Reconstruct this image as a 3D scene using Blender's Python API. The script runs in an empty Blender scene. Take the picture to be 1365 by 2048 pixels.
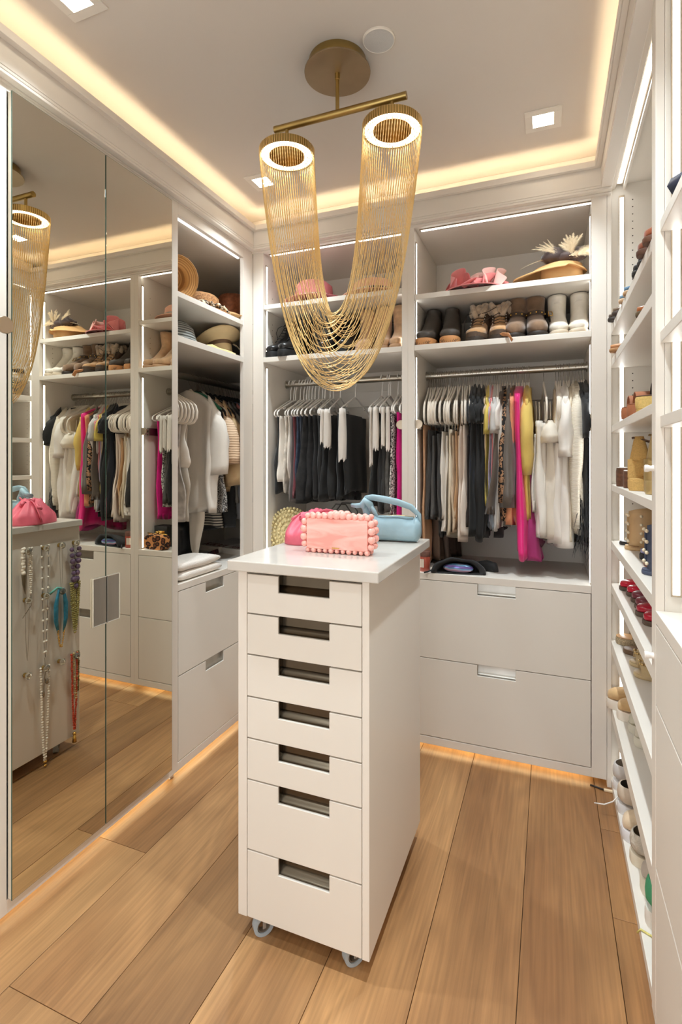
import bpy, math, random
from mathutils import Vector, Matrix, noise
SC = bpy.context.scene
COL = SC.collection
PI = math.pi
# ------------------------------------------------------------------ camera
FPX = 1046.4
cam = bpy.data.cameras.new('camera')
cam.sensor_fit = 'HORIZONTAL'; cam.sensor_width = 36.0
cam.lens = 36.0 * FPX / 1365.0
cam.shift_x = 0.0
cam.shift_y = -(1024 - 920) / 1365.0
cam.clip_start = 0.02
camo = bpy.data.objects.new('camera', cam); COL.objects.link(camo)
camo.location = (0, 0, 1.38)
camo.rotation_euler = (PI / 2, 0, math.atan(417.5 / 1046.4))
SC.camera = camo
# ------------------------------------------------------------------ world, lamps, exposure
w = bpy.data.worlds.new('world'); SC.world = w; w.use_nodes = True
w.node_tree.nodes['Background'].inputs[0].default_value = (0.95, 0.98, 1.0, 1)
w.node_tree.nodes['Background'].inputs[1].default_value = 1.75      # added soft fill light, let in through the added doorway behind the camera
SC.view_settings.view_transform = 'Standard'
SC.view_settings.look = 'None'
SC.view_settings.gamma = 1.0
SC.view_settings.use_curve_mapping = False
SC.view_settings.exposure = 0.78
DOWN_W = 50.0          # watts of one ceiling downlight
LED_S = 5.0            # cabinet LED strips
COVE_S = 15.0          # ceiling cove strips
TOE_S = 6.0            # toe-kick strips
RING_S = 5.0           # pendant rings
LEDC = (0.98, 0.98, 0.95)
SPOTC = (0.88, 0.98, 1.04)
DOWNLIGHTS = [(-0.023, 2.172), (-1.262, 2.165), (-1.262, 1.10), (-0.023, 1.10), (-1.262, 0.03), (-0.023, 0.03), (-1.262, -0.75), (-0.023, -0.75)]
for i, (x, y) in enumerate(DOWNLIGHTS):
    L = bpy.data.lights.new('downlight_lamp', 'SPOT')
    L.energy = DOWN_W * (0.85 if y > 2 else 1.2 if y > 0.5 else 0.55); L.color = SPOTC; L.spot_size = math.radians(112); L.spot_blend = 1.0; L.shadow_soft_size = 0.03
    o = bpy.data.objects.new('downlight_lamp', L); COL.objects.link(o); o.location = (x, y, 2.694)
cy = SC.cycles
cy.use_denoising = True
cy.max_bounces = 10; cy.diffuse_bounces = 6; cy.glossy_bounces = 5; cy.transmission_bounces = 8; cy.transparent_max_bounces = 12
cy.sample_clamp_indirect = 6.0
cy.caustics_reflective = False; cy.caustics_refractive = False
# ------------------------------------------------------------------ materials
def lin(c):
    r = []
    for v in c[:3]:
        v = v / 255.0
        r.append(v / 12.92 if v <= 0.04045 else ((v + 0.055) / 1.055) ** 2.4)
    return (r[0], r[1], r[2], 1.0)
MATS = {}
def base(name):
    m = bpy.data.materials.new(name); m.use_nodes = True
    return m, m.node_tree, m.node_tree.nodes['Principled BSDF']
def nd(t, kind, **kw):
    n = t.nodes.new(kind)
    for k, v in kw.items():
        if k.startswith('i_'):
            n.inputs[k[2:].replace('_', ' ')].default_value = v
        else:
            setattr(n, k, v)
    return n
def mat(name, c, rough=0.5, metal=0.0, var=0.0, vs=6.0, bump=0.0, bs=60.0, sheen=0.0, coat=0.0, trans=0.0, c2=None, scale=(1, 1, 1), ior=1.45, sss=0.0):
    """plain procedural surface: colour with a soft noise variation and fine relief"""
    if name in MATS: return MATS[name]
    m, t, b = base(name)
    b.inputs['Roughness'].default_value = rough
    b.inputs['Metallic'].default_value = metal
    b.inputs['IOR'].default_value = ior
    if sheen: b.inputs['Sheen Weight'].default_value = sheen
    if coat: b.inputs['Coat Weight'].default_value = coat; b.inputs['Coat Roughness'].default_value = 0.08
    if trans: b.inputs['Transmission Weight'].default_value = trans
    col = lin(c)
    tc = nd(t, 'ShaderNodeTexCoord'); mp = nd(t, 'ShaderNodeMapping'); mp.inputs['Scale'].default_value = scale
    t.links.new(tc.outputs['Object'], mp.inputs['Vector'])
    if var or c2:
        n = nd(t, 'ShaderNodeTexNoise', i_Scale=vs, i_Detail=4.0)
        t.links.new(mp.outputs[0], n.inputs['Vector'])
        r = nd(t, 'ShaderNodeValToRGB')
        o = lin(c2) if c2 else tuple(v * (1 - var) for v in col[:3]) + (1,)
        r.color_ramp.elements[0].color = o; r.color_ramp.elements[0].position = 0.38
        r.color_ramp.elements[1].color = col; r.color_ramp.elements[1].position = 0.62
        t.links.new(n.outputs['Fac'], r.inputs['Fac']); t.links.new(r.outputs[0], b.inputs['Base Color'])
    else:
        b.inputs['Base Color'].default_value = col
    if bump:
        n2 = nd(t, 'ShaderNodeTexNoise', i_Scale=bs, i_Detail=3.0)
        t.links.new(mp.outputs[0], n2.inputs['Vector'])
        bp = nd(t, 'ShaderNodeBump', i_Strength=bump, i_Distance=0.004)
        t.links.new(n2.outputs['Fac'], bp.inputs['Height']); t.links.new(bp.outputs[0], b.inputs['Normal'])
    MATS[name] = m
    return m
def emit(name, c, s):
    if name in MATS: return MATS[name]
    m = bpy.data.materials.new(name); m.use_nodes = True; t = m.node_tree
    t.nodes.clear()
    e = nd(t, 'ShaderNodeEmission'); e.inputs[0].default_value = tuple(c) + (1,); e.inputs[1].default_value = s
    o = nd(t, 'ShaderNodeOutputMaterial'); t.links.new(e.outputs[0], o.inputs[0])
    MATS[name] = m
    return m
def cloth(c, kind='plain'):
    n = 'cloth_%s_%d_%d_%d' % (kind, *c)
    if kind == 'satin': return mat(n, c, rough=0.32, sheen=0.2, var=0.12, vs=5, scale=(6, 6, 1))
    if kind == 'denim': return mat(n, c, rough=0.9, var=0.35, vs=30, bump=0.3, bs=400)
    if kind == 'sheer': return mat(n, c, rough=0.7, var=0.2, vs=8)
    return mat(n, c, rough=0.85, sheen=0.12, var=0.06, vs=9, bump=0.07, bs=320)
def pattern(name, cols, scale, kind='spots', rough=0.85):
    """two-step printed pattern: leopard spots, stripes, tweed, knit ribs"""
    if name in MATS: return MATS[name]
    m, t, b = base(name); b.inputs['Roughness'].default_value = rough
    tc = nd(t, 'ShaderNodeTexCoord')
    if kind == 'spots':
        n = nd(t, 'ShaderNodeTexNoise', i_Scale=scale * 0.6, i_Detail=1.0)
        mx = nd(t, 'ShaderNodeVectorMath', operation='MULTIPLY_ADD')
        mx.inputs[1].default_value = (0.03,) * 3
        t.links.new(tc.outputs['Object'], n.inputs['Vector']); t.links.new(n.outputs['Color'], mx.inputs[0]); t.links.new(tc.outputs['Object'], mx.inputs[2])
        v = nd(t, 'ShaderNodeTexVoronoi', i_Scale=scale, i_Randomness=0.85)
        t.links.new(mx.outputs[0], v.inputs['Vector'])
        r = nd(t, 'ShaderNodeValToRGB'); r.color_ramp.interpolation = 'LINEAR'
        e = r.color_ramp.elements
        e[0].position = 0.0; e[0].color = lin(cols[2]); e[1].position = 1.0; e[1].color = lin(cols[0])
        for p, c in ((0.24, cols[2]), (0.3, cols[1]), (0.5, cols[1]), (0.56, cols[0])):
            q = e.new(p); q.color = lin(c)
        t.links.new(v.outputs['Distance'], r.inputs['Fac'])
    else:
        if kind == 'stripes':
            v = nd(t, 'ShaderNodeTexWave', wave_type='BANDS', bands_direction='Z', i_Scale=scale, i_Distortion=0.4)
        elif kind == 'ribs':
            v = nd(t, 'ShaderNodeTexWave', wave_type='BANDS', bands_direction='Z', i_Scale=scale, i_Distortion=2.0)
            v.inputs['Detail'].default_value = 2.0
        elif kind == 'rings':
            v = nd(t, 'ShaderNodeTexWave', wave_type='RINGS', rings_direction='Z', i_Scale=scale, i_Distortion=0.3)
        elif kind == 'vstripes':
            v = nd(t, 'ShaderNodeTexWave', wave_type='BANDS', bands_direction='Y', i_Scale=scale, i_Distortion=0.6)
        else:
            v = nd(t, 'ShaderNodeTexNoise', i_Scale=scale, i_Detail=2.0)
        t.links.new(tc.outputs['Object'], v.inputs['Vector'])
        r = nd(t, 'ShaderNodeValToRGB'); e = r.color_ramp.elements
        e[0].position = 0.40; e[0].color = lin(cols[0]); e[1].position = 0.60; e[1].color = lin(cols[1])
        t.links.new(v.outputs['Fac'], r.inputs['Fac'])
        bp = nd(t, 'ShaderNodeBump', i_Strength=0.5, i_Distance=0.003)
        t.links.new(v.outputs['Fac'], bp.inputs['Height']); t.links.new(bp.outputs[0], b.inputs['Normal'])
    t.links.new(r.outputs[0], b.inputs['Base Color'])
    MATS[name] = m
    return m
PAINT = mat('white_lacquer', (228, 221, 211), rough=0.42, var=0.015, vs=2)
PANEL = mat('white_panel', (226, 220, 210), rough=0.45, var=0.02, vs=3)
CEIL = mat('ceiling_paint', (214, 206, 196), rough=0.9, bump=0.05, bs=300)
STONE = mat('white_quartz', (202, 196, 187), rough=0.14, var=0.03, vs=14)
BRASS = mat('satin_brass', (180, 154, 96), rough=0.36, metal=1.0, var=0.1, vs=20)
BRONZE = mat('bronze_brass', (172, 152, 122), rough=0.45, metal=1.0, var=0.08, vs=12)
STEEL = mat('brushed_steel', (196, 190, 178), rough=0.3, metal=1.0, var=0.16, vs=30, scale=(1, 1, 12))
STEELV = mat('brushed_steel_pull', (182, 178, 170), rough=0.36, metal=1.0, var=0.12, vs=3, scale=(6, 6, 0.6))
CHROME = mat('chrome', (205, 203, 200), rough=0.14, metal=1.0)
LED = emit('led_glow', LEDC, LED_S)
# ------------------------------------------------------------------ mesh builder
class MB:
    def __init__(s): s.v = []; s.f = []
    def box(s, x0, y0, z0, x1, y1, z1):
        b = len(s.v)
        if x0 > x1: x0, x1 = x1, x0
        if y0 > y1: y0, y1 = y1, y0
        if z0 > z1: z0, z1 = z1, z0
        s.v += [(x0, y0, z0), (x1, y0, z0), (x1, y1, z0), (x0, y1, z0), (x0, y0, z1), (x1, y0, z1), (x1, y1, z1), (x0, y1, z1)]
        s.f += [tuple(b + i for i in q) for q in ((0, 3, 2, 1), (4, 5, 6, 7), (0, 1, 5, 4), (1, 2, 6, 5), (2, 3, 7, 6), (3, 0, 4, 7))]
        return s
    def loft(s, rings, closed=True, cap0=False, cap1=False, loop=False):
        b = len(s.v); n = len(rings[0])
        for r in rings: s.v += [tuple(p) for p in r]
        m = len(rings)
        for i in range(m if loop else m - 1):
            j = (i + 1) % m
            for k in range(n if closed else n - 1):
                l = (k + 1) % n
                s.f.append((b + i * n + k, b + i * n + l, b + j * n + l, b + j * n + k))
        if cap0: s.f.append(tuple(b + k for k in range(n))[::-1])
        if cap1: s.f.append(tuple(b + (m - 1) * n + k for k in range(n)))
        return s
    def tube(s, pts, r, n=8, cap=True, flat=1.0, loop=False):
        pts = [Vector(p) for p in pts]; rings = []; up = None; m = len(pts)
        for i, p in enumerate(pts):
            if loop: tn = pts[(i + 1) % m] - pts[i - 1]
            else: tn = pts[min(i + 1, m - 1)] - pts[max(i - 1, 0)]
            if tn.length < 1e-9: tn = Vector((0, 0, 1))
            tn.normalize()
            if up is None:
                up = tn.orthogonal().normalized() if abs(tn.x) > 0.5 or abs(tn.z) > .99 else Vector((1, 0, 0))
            up = up - tn * up.dot(tn)
            up = up.normalized() if up.length > 1e-6 else tn.orthogonal().normalized()
            sd = tn.cross(up)
            rr = r[i] if isinstance(r, (list, tuple)) else r
            rings.append([p + (up * math.cos(2 * PI * k / n) * flat + sd * math.sin(2 * PI * k / n)) * rr for k in range(n)])
        return s.loft(rings, True, cap and not loop, cap and not loop, loop)
    def lathe(s, prof, c=(0, 0, 0), n=32, axis='z', cap0=False, cap1=False):
        rings = []
        for r, h in prof:
            q = []
            for k in range(n):
                a = 2 * PI * k / n; x, y = r * math.cos(a), r * math.sin(a)
                q.append((c[0] + x, c[1] + y, c[2] + h) if axis == 'z' else (c[0] + h, c[1] + x, c[2] + y) if axis == 'x' else (c[0] + y, c[1] + h, c[2] + x))
            rings.append(q)
        return s.loft(rings, True, cap0, cap1)
    def ball(s, c, r, n=8, m=6, sz=(1, 1, 1)):
        b = len(s.v)
        s.v.append((c[0], c[1], c[2] - r * sz[2]))
        for i in range(1, m):
            a = PI * i / m - PI / 2
            for k in range(n):
                q = 2 * PI * k / n
                s.v.append((c[0] + r * sz[0] * math.cos(a) * math.cos(q), c[1] + r * sz[1] * math.cos(a) * math.sin(q), c[2] + r * sz[2] * math.sin(a)))
        s.v.append((c[0], c[1], c[2] + r * sz[2])); e = len(s.v) - 1
        for k in range(n):
            l = (k + 1) % n
            s.f.append((b, b + 1 + l, b + 1 + k))
            for i in range(m - 2):
                s.f.append((b + 1 + i * n + k, b + 1 + i * n + l, b + 1 + (i + 1) * n + l, b + 1 + (i + 1) * n + k))
            s.f.append((b + 1 + (m - 2) * n + k, b + 1 + (m - 2) * n + l, e))
        return s
    def prism(s, poly, axis, a0, a1):
        """2-D outline (u, z) pushed along an axis from a0 to a1"""
        mk = (lambda u, z, a: (u, a, z)) if axis == 'y' else (lambda u, z, a: (a, u, z)) if axis == 'x' else (lambda u, z, a: (u, z, a))
        return s.loft([[mk(u, z, a0) for u, z in poly], [mk(u, z, a1) for u, z in poly]], True, True, True)
    def move(s, fn): s.v = [tuple(fn(Vector(p))) for p in s.v]; return s
    def build(s, name, m, parent=None, world=True, smooth=False, bevel=0.0, sub=0, solid=0.0):
        me = bpy.data.meshes.new(name)
        off = Vector((0, 0, 0))
        if world and parent is not None:
            q = parent
            while q is not None: off += Vector(q.location); q = q.parent
        me.from_pydata([tuple(Vector(p) - off) for p in s.v], [], s.f)
        me.validate(); me.update()
        import bmesh
        bm = bmesh.new(); bm.from_mesh(me); bmesh.ops.recalc_face_normals(bm, faces=bm.faces); bm.to_mesh(me); bm.free()
        if smooth:
            me.polygons.foreach_set('use_smooth', [True] * len(me.polygons))
            if smooth == 'auto': me.set_sharp_from_angle(angle=math.radians(42))
        me.materials.append(m)
        o = bpy.data.objects.new(name, me); COL.objects.link(o)
        if parent is not None: o.parent = parent
        if solid:
            md = o.modifiers.new('thickness', 'SOLIDIFY'); md.thickness = solid; md.offset = 0
        if sub:
            md = o.modifiers.new('round', 'SUBSURF'); md.levels = sub; md.render_levels = sub
        if bevel:
            md = o.modifiers.new('bevel', 'BEVEL'); md.width = bevel; md.segments = 2; md.limit_method = 'ANGLE'
        return o
def box(name, m, parent, x0, y0, z0, x1, y1, z1, bevel=0.0012, label=None):
    o = MB().box(x0, y0, z0, x1, y1, z1).build(name, m, parent, bevel=bevel)
    if label: o['label'] = label
    return o
def tag(o, label, cat, group=None, kind=None):
    o['label'] = label; o['category'] = cat
    if group: o['group'] = group
    if kind: o['kind'] = kind
    return o
def thing(name, label, cat, loc=(0, 0, 0), rz=0.0, group=None):
    o = bpy.data.objects.new(name, None); COL.objects.link(o); o.empty_display_size = 0.05
    o.location = loc; o.rotation_euler = (0, 0, rz)
    return tag(o, label, cat, group)
def struct(o): o['kind'] = 'structure'; return o
def copy_tree(o, parent=None):
    c = o.copy(); COL.objects.link(c)
    if parent is not None: c.parent = parent
    for ch in list(o.children): copy_tree(ch, c)
    return c
# ------------------------------------------------------------------ floor of oak boards
def oak():
    m, t, b = base('oiled_oak'); b.inputs['Roughness'].default_value = 0.42
    tc = nd(t, 'ShaderNodeTexCoord'); oi = nd(t, 'ShaderNodeObjectInfo')
    sh = nd(t, 'ShaderNodeVectorMath', operation='MULTIPLY_ADD'); sh.inputs[1].default_value = (7.3, 11.1, 3.7)
    t.links.new(oi.outputs['Random'], sh.inputs[0]); t.links.new(tc.outputs['Object'], sh.inputs[2])
    mp = nd(t, 'ShaderNodeMapping'); mp.inputs['Scale'].default_value = (5.5, 0.85, 1); t.links.new(sh.outputs[0], mp.inputs['Vector'])
    n1 = nd(t, 'ShaderNodeTexNoise', i_Scale=1.0, i_Detail=2.0, i_Distortion=0.6); t.links.new(mp.outputs[0], n1.inputs['Vector'])
    mu = nd(t, 'ShaderNodeMath', operation='MULTIPLY'); mu.inputs[1].default_value = 62.0; t.links.new(n1.outputs['Fac'], mu.inputs[0])
    sn = nd(t, 'ShaderNodeMath', operation='SINE'); t.links.new(mu.outputs[0], sn.inputs[0])
    mp2 = nd(t, 'ShaderNodeMapping'); mp2.inputs['Scale'].default_value = (130, 3.5, 1); t.links.new(sh.outputs[0], mp2.inputs['Vector'])
    n2 = nd(t, 'ShaderNodeTexNoise', i_Scale=1.0, i_Detail=5.0); t.links.new(mp2.outputs[0], n2.inputs['Vector'])
    mp3 = nd(t, 'ShaderNodeMapping'); mp3.inputs['Scale'].default_value = (3.0, 0.9, 1); t.links.new(sh.outputs[0], mp3.inputs['Vector'])
    n3 = nd(t, 'ShaderNodeTexNoise', i_Scale=1.5, i_Detail=3.0); t.links.new(mp3.outputs[0], n3.inputs['Vector'])
    r = nd(t, 'ShaderNodeValToRGB'); e = r.color_ramp.elements
    e[0].position = 0.34; e[0].color = lin((156, 114, 74)); e[1].position = 0.66; e[1].color = lin((192, 148, 100))
    t.links.new(n3.outputs['Fac'], r.inputs['Fac'])
    def mul(a, fac_out, lo, hi):
        mr = nd(t, 'ShaderNodeMapRange'); mr.inputs[1].default_value = lo[0]; mr.inputs[2].default_value = lo[1]; mr.inputs[3].default_value = hi[0]; mr.inputs[4].default_value = hi[1]
        t.links.new(fac_out, mr.inputs[0])
        q = nd(t, 'ShaderNodeVectorMath', operation='SCALE'); t.links.new(a, q.inputs[0]); t.links.new(mr.outputs[0], q.inputs['Scale'])
        return q.outputs[0]
    c = mul(r.outputs[0], sn.outputs[0], (-1, 1), (0.90, 1.03))
    c = mul(c, n2.outputs['Fac'], (0.3, 0.75), (0.80, 1.10))
    # knots
    mp4 = nd(t, 'ShaderNodeMapping'); mp4.inputs['Scale'].default_value = (2.6, 1.1, 1); t.links.new(sh.outputs[0], mp4.inputs['Vector'])
    vo = nd(t, 'ShaderNodeTexVoronoi', i_Scale=1.0); t.links.new(mp4.outputs[0], vo.inputs['Vector'])
    c = mul(c, vo.outputs['Distance'], (0.0, 0.075), (0.42, 1.0))
    tint = nd(t, 'ShaderNodeMix', data_type='RGBA', blend_type='MULTIPLY'); tint.inputs[0].default_value = 1.0
    t.links.new(c, tint.inputs[6]); t.links.new(oi.outputs['Color'], tint.inputs[7])
    t.links.new(tint.outputs[2], b.inputs['Base Color'])
    bp = nd(t, 'ShaderNodeBump', i_Strength=0.18, i_Distance=0.002); t.links.new(n2.outputs['Fac'], bp.inputs['Height']); t.links.new(bp.outputs[0], b.inputs['Normal'])
    return m
OAK = oak()
fl = struct(MB().box(-2.1, -1.1, -0.06, 0.65, 3.05, -0.0125).build('floor', mat('board_gap', (62, 44, 30), rough=0.9)))
fl['label'] = 'wide oiled oak board floor'
XB = [-2.06, -1.815, -1.566, -1.318, -1.068, -0.820, -0.571, -0.327, -0.077, 0.177, 0.427, 0.62]
JO = {0: [], 1: [0.4, 2.2], 2: [-0.1, 1.452], 3: [0.952, 2.95], 4: [-0.3, 2.6], 5: [0.2, 2.3], 6: [-0.5, 2.72], 7: [0.1, 2.8], 8: [-0.2, 2.9], 9: [0.35, 1.77, 2.18], 10: [1.0]}
TI = {2: (1.0, .97, .92), 3: (1.02, 1.0, .97), 4: (.66, .62, .58), 5: (.98, .97, .95), 6: (.97, .93, .88), 7: (.86, .80, .74), 8: (.84, .77, .70), 9: (.72, .64, .56)}
random.seed(3)
for i in range(11):
    ys = [-1.05] + JO[i] + [3.03]
    for j in range(len(ys) - 1):
        o = MB().box(XB[i] + 0.0008, ys[j] + 0.0008, -0.012, XB[i + 1] - 0.0008, ys[j + 1] - 0.0008, 0.0).build('plank', OAK, fl, bevel=0.001)
        q = TI.get(i, (.95, .93, .9)); k = random.uniform(.96, 1.04)
        if i == 3 and j == 0: k = 0.8
        o.color = (q[0] * k, q[1] * k, q[2] * k, 1)
# ------------------------------------------------------------------ shell
WALL = mat('wall_paint', (214, 207, 197), rough=0.8, bump=0.04, bs=300)
struct(MB().box(-2.12, -1.1, -0.06, -2.08, 3.07, 2.72).build('wall_left', WALL))
struct(MB().box(-2.12, 3.03, -0.06, 0.66, 3.07, 2.72).build('wall_back', WALL))
struct(MB().box(0.62, -1.1, -0.06, 0.66, 3.07, 2.72).build('wall_right', WALL))
struct(MB().box(-2.12, -1.1, -0.06, -1.25, -1.06, 2.72).box(0.05, -1.1, -0.06, 0.66, -1.06, 2.72).box(-1.25, -1.1, 2.12, 0.05, -1.06, 2.72).build('wall_front', WALL))     # doorway added for fill light, out of view, 1.3 m wide behind the camera
struct(MB().box(-2.12, -1.1, 2.70, 0.66, 3.07, 2.75).build('ceiling', CEIL))
# crown trim with a hollow light trough on three sides
def trim(n, f):
    """f maps (inward distance from the room side of the fascia, along, z)"""
    b = MB()
    for (d0, d1, z0, z1) in ((-0.008, 0.0, 2.5248, 2.6018), (-0.10, -0.0015, 2.515, 2.5246), (0.0002, 0.0178, 2.597, 2.602), (0.018, 0.024, 2.596, 2.622), (-0.10, -0.09, 2.5248, 2.70), (-0.034, -0.003, 2.505, 2.5148), (-0.045, -0.028, 2.497, 2.5048)):
        f(b, d0, d1, z0, z1)
    return struct(b.build(n, PAINT, bevel=0.0015))
trim('trim_1', lambda b, d0, d1, z0, z1: b.box(-1.47 + d0, -1.05, z0, -1.47 + d1, 2.425 - d1, z1))
trim('trim_2', lambda b, d0, d1, z0, z1: b.box(-1.47 + d0 if d1 <= 0 else -1.47, 2.425 - d1, z0, 0.2410 if (d1 <= 0 and z1 < 2.53) else 0.20, 2.425 - d0, z1))
trim('trim_3', lambda b, d0, d1, z0, z1: b.box(0.198 - d1, -1.05, z0, 0.198 - (max(d0, -.0435) if z1 < 2.6 else d0), 2.425 - d1, z1) if z0 > 2.51 else None)
COVE = emit('cove_glow', (1.0, 0.80, 0.54), COVE_S)
cz0, cz1 = 2.602, 2.605
a, b_ = 0.006, 0.014
tag(MB().box(-1.47 + a, -1.0, cz0, -1.47 + b_, 2.425 - a, cz1).build('cove_light_strip', COVE), 'warm light strip hidden in the cornice above the left wardrobes', 'light strip')
tag(MB().box(-1.47 + b_, 2.425 - b_, cz0, 0.198 - a, 2.425 - a, cz1).build('cove_light_strip', COVE), 'warm light strip hidden in the cornice above the back wardrobes', 'light strip')
tag(MB().box(0.198 - b_, -1.0, cz0, 0.198 - a, 2.425 - b_, cz1).build('cove_light_strip', COVE), 'warm light strip hidden in the cornice above the right shoe shelves', 'light strip')
# ------------------------------------------------------------------ ceiling fittings
DGLOW = emit('downlight_glow', (1.0, 0.9, 0.72), 14.0)
dl_labels = ['square recessed downlight in the ceiling above the right corner', 'square recessed downlight behind the gold chain curtain in the far left', 'square recessed downlight at the top left edge of the photo']
for i, (x, y) in enumerate(DOWNLIGHTS):
    t = thing('ceiling_downlight', dl_labels[i] if i < 3 else 'square recessed downlight in the ceiling behind the camera', 'downlight', (x, y, 2.699), 0, 'square ceiling downlights' if i < 3 else 'downlights behind the camera')
    b = MB(); R, r = 0.066, 0.038
    for s in ((-R, -R, R, -r), (-R, r, R, R), (-R, -r, -r, r), (r, -r, R, r)): b.box(s[0], s[1], -0.004, s[2], s[3], 0.001)
    b.build('trim_frame', PANEL, t, world=False, bevel=0.0008)
    MB().loft([[(-r, -r, -0.0035), (r, -r, -0.0035), (r, r, -0.0035), (-r, r, -0.0035)], [(-.024, -.024, -0.0008), (.024, -.024, -0.0008), (.024, .024, -0.0008), (-.024, .024, -0.0008)]]).build('reflector', DGLOW if i < 3 else PANEL, t, world=False)
    MB().lathe([(0.0001, -0.001), (0.0245, -0.001), (0.0245, -0.0002)], n=20).build('lamp', DGLOW, t, world=False)
sp = thing('ceiling_speaker', 'round white flush speaker grille in the ceiling beside the pendant canopy', 'speaker', (-0.498, 1.568, 2.700))
MB().lathe([(0.051, -0.0005), (0.051, -0.006), (0.048, -0.008), (0.0465, -0.007)], n=48).build('rim', PANEL, sp, world=False, smooth='auto')
MB().lathe([(0.0466, -0.007), (0.02, -0.0085), (0.0002, -0.009)], n=48).build('grille', mat('speaker_mesh', (205, 203, 199), rough=0.6, bump=0.4, bs=700), sp, world=False, smooth='auto')
# ------------------------------------------------------------------ pendant with a looping chain curtain
PX, PY = -0.6535, 1.606
pn = thing('chain_pendant', 'brass pendant with two lit rings joined by a looping curtain of gold chains', 'pendant light', (PX, PY, 2.70))
b = MB(); b.lathe([(0.0002, 0), (0.094, 0), (0.095, -0.002), (0.095, -0.036), (0.0002, -0.036)], n=64).build('canopy_drum', BRASS, pn, world=False, smooth='auto')
b = MB(); b.lathe([(0.0002, -0.036), (0.109, -0.036), (0.1095, -0.038), (0.109, -0.041), (0.0002, -0.041)], n=64).build('canopy_disc', BRONZE, pn, world=False, smooth='auto')
b = MB(); b.lathe([(0.009, -0.041), (0.009, -0.06), (0.0065, -0.062), (0.0065, -0.17)], n=20).build('stem', BRASS, pn, world=False, smooth='auto')
b = MB(); b.lathe([(0.0002, -0.235), (0.0115, -0.235), (0.0118, -0.233), (0.0118, 0.233), (0.0115, 0.235), (0.0002, 0.235)], c=(0, 0, -0.172), n=24, axis='x').build('crossbar', BRASS, pn, world=False, smooth='auto')
for s in (-1, 1):
    b = MB(); b.lathe([(0.0002, s * 0.2352), (0.0122, s * 0.2352), (0.0122, s * 0.222)], c=(0, 0, -0.172), n=24, axis='x').build('end_cap', BRASS, pn, world=False, smooth='auto')
RX, RR = 0.188, 0.0925
RGLOW = emit('ring_glow', (1.0, 0.92, 0.76), RING_S)
ZB = -0.275
for s in (-1, 1):
    b = MB(); b.lathe([(0.0062, -0.18), (0.0062, ZB + 0.028)], c=(s * RX, 0, 0), n=14).build('drop_rod', BRASS, pn, world=False, smooth='auto')
    b = MB(); b.lathe([(0.0002, ZB + 0.027), (RR - .003, ZB + 0.027), (RR, ZB + 0.024), (RR, ZB), (RR - 0.004, ZB), (RR - 0.004, ZB + 0.004)], c=(s * RX, 0, 0), n=64)
    ring = b.build('ring_housing', BRASS, pn, world=False, smooth='auto')
    b = MB(); b.lathe([(RR - 0.004, ZB + 0.002), (0.061, ZB + 0.002)], c=(s * RX, 0, 0), n=64).build('light_ring', RGLOW, ring, world=False)
    b = MB(); b.lathe([(0.061, ZB), (0.058, ZB), (0.058, ZB + 0.018), (0.0002, ZB + 0.018)], c=(s * RX, 0, 0), n=64).build('inner_disc', mat('gold_inner', (190, 150, 82), rough=0.4, metal=1.0), ring, world=False, smooth='auto')
CHAIN = mat('gold_chain', (238, 208, 150), rough=0.32, metal=1.0)
def catenary(x0, x1, drop, n):
    h = (x1 - x0) / 2.0
    lo, hi = 0.002, 50.0
    for _ in range(70):
        q = math.sqrt(lo * hi)
        try: dd = q * (math.cosh(h / q) - 1)
        except OverflowError: dd = 1e9
        if dd > drop: lo = q
        else: hi = q
    q = math.sqrt(lo * hi)
    L = q * math.sinh(h / q); pts = []
    for i in range(n + 1):
        sa = -L + 2 * L * i / n
        x = q * math.asinh(sa / q)
        pts.append((x0 + h + x, q * math.cosh(x / q) - q * math.cosh(h / q)))
    return pts
random.seed(11)
NS = 72
for k in range(NS):
    th = 2 * PI * (k + 0.5) / NS
    rr = RR + 0.0018
    ox, oy = rr * math.cos(th), rr * math.sin(th)
    x0, x1 = -RX + ox, RX - ox
    span = x1 - x0
    drop = 0.570 + (span - 0.19) / 0.37 * 0.232 + random.uniform(-0.012, 0.012)
    P = catenary(x0, x1, drop, 190)
    pts = [(x0, oy, ZB + 0.024)] + [(x, oy * (1 + 0.25 * (z / drop) * 0.0) + 0.0, ZB + z) for x, z in P] + [(x1, oy, ZB + 0.024)]
    rad = [0.00150 if i % 2 else 0.0008 for i in range(len(pts))]
    b = MB(); b.tube(pts, rad, n=5, cap=False)
    b.build('chain_strand', CHAIN, pn, world=False, smooth=True)
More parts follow.
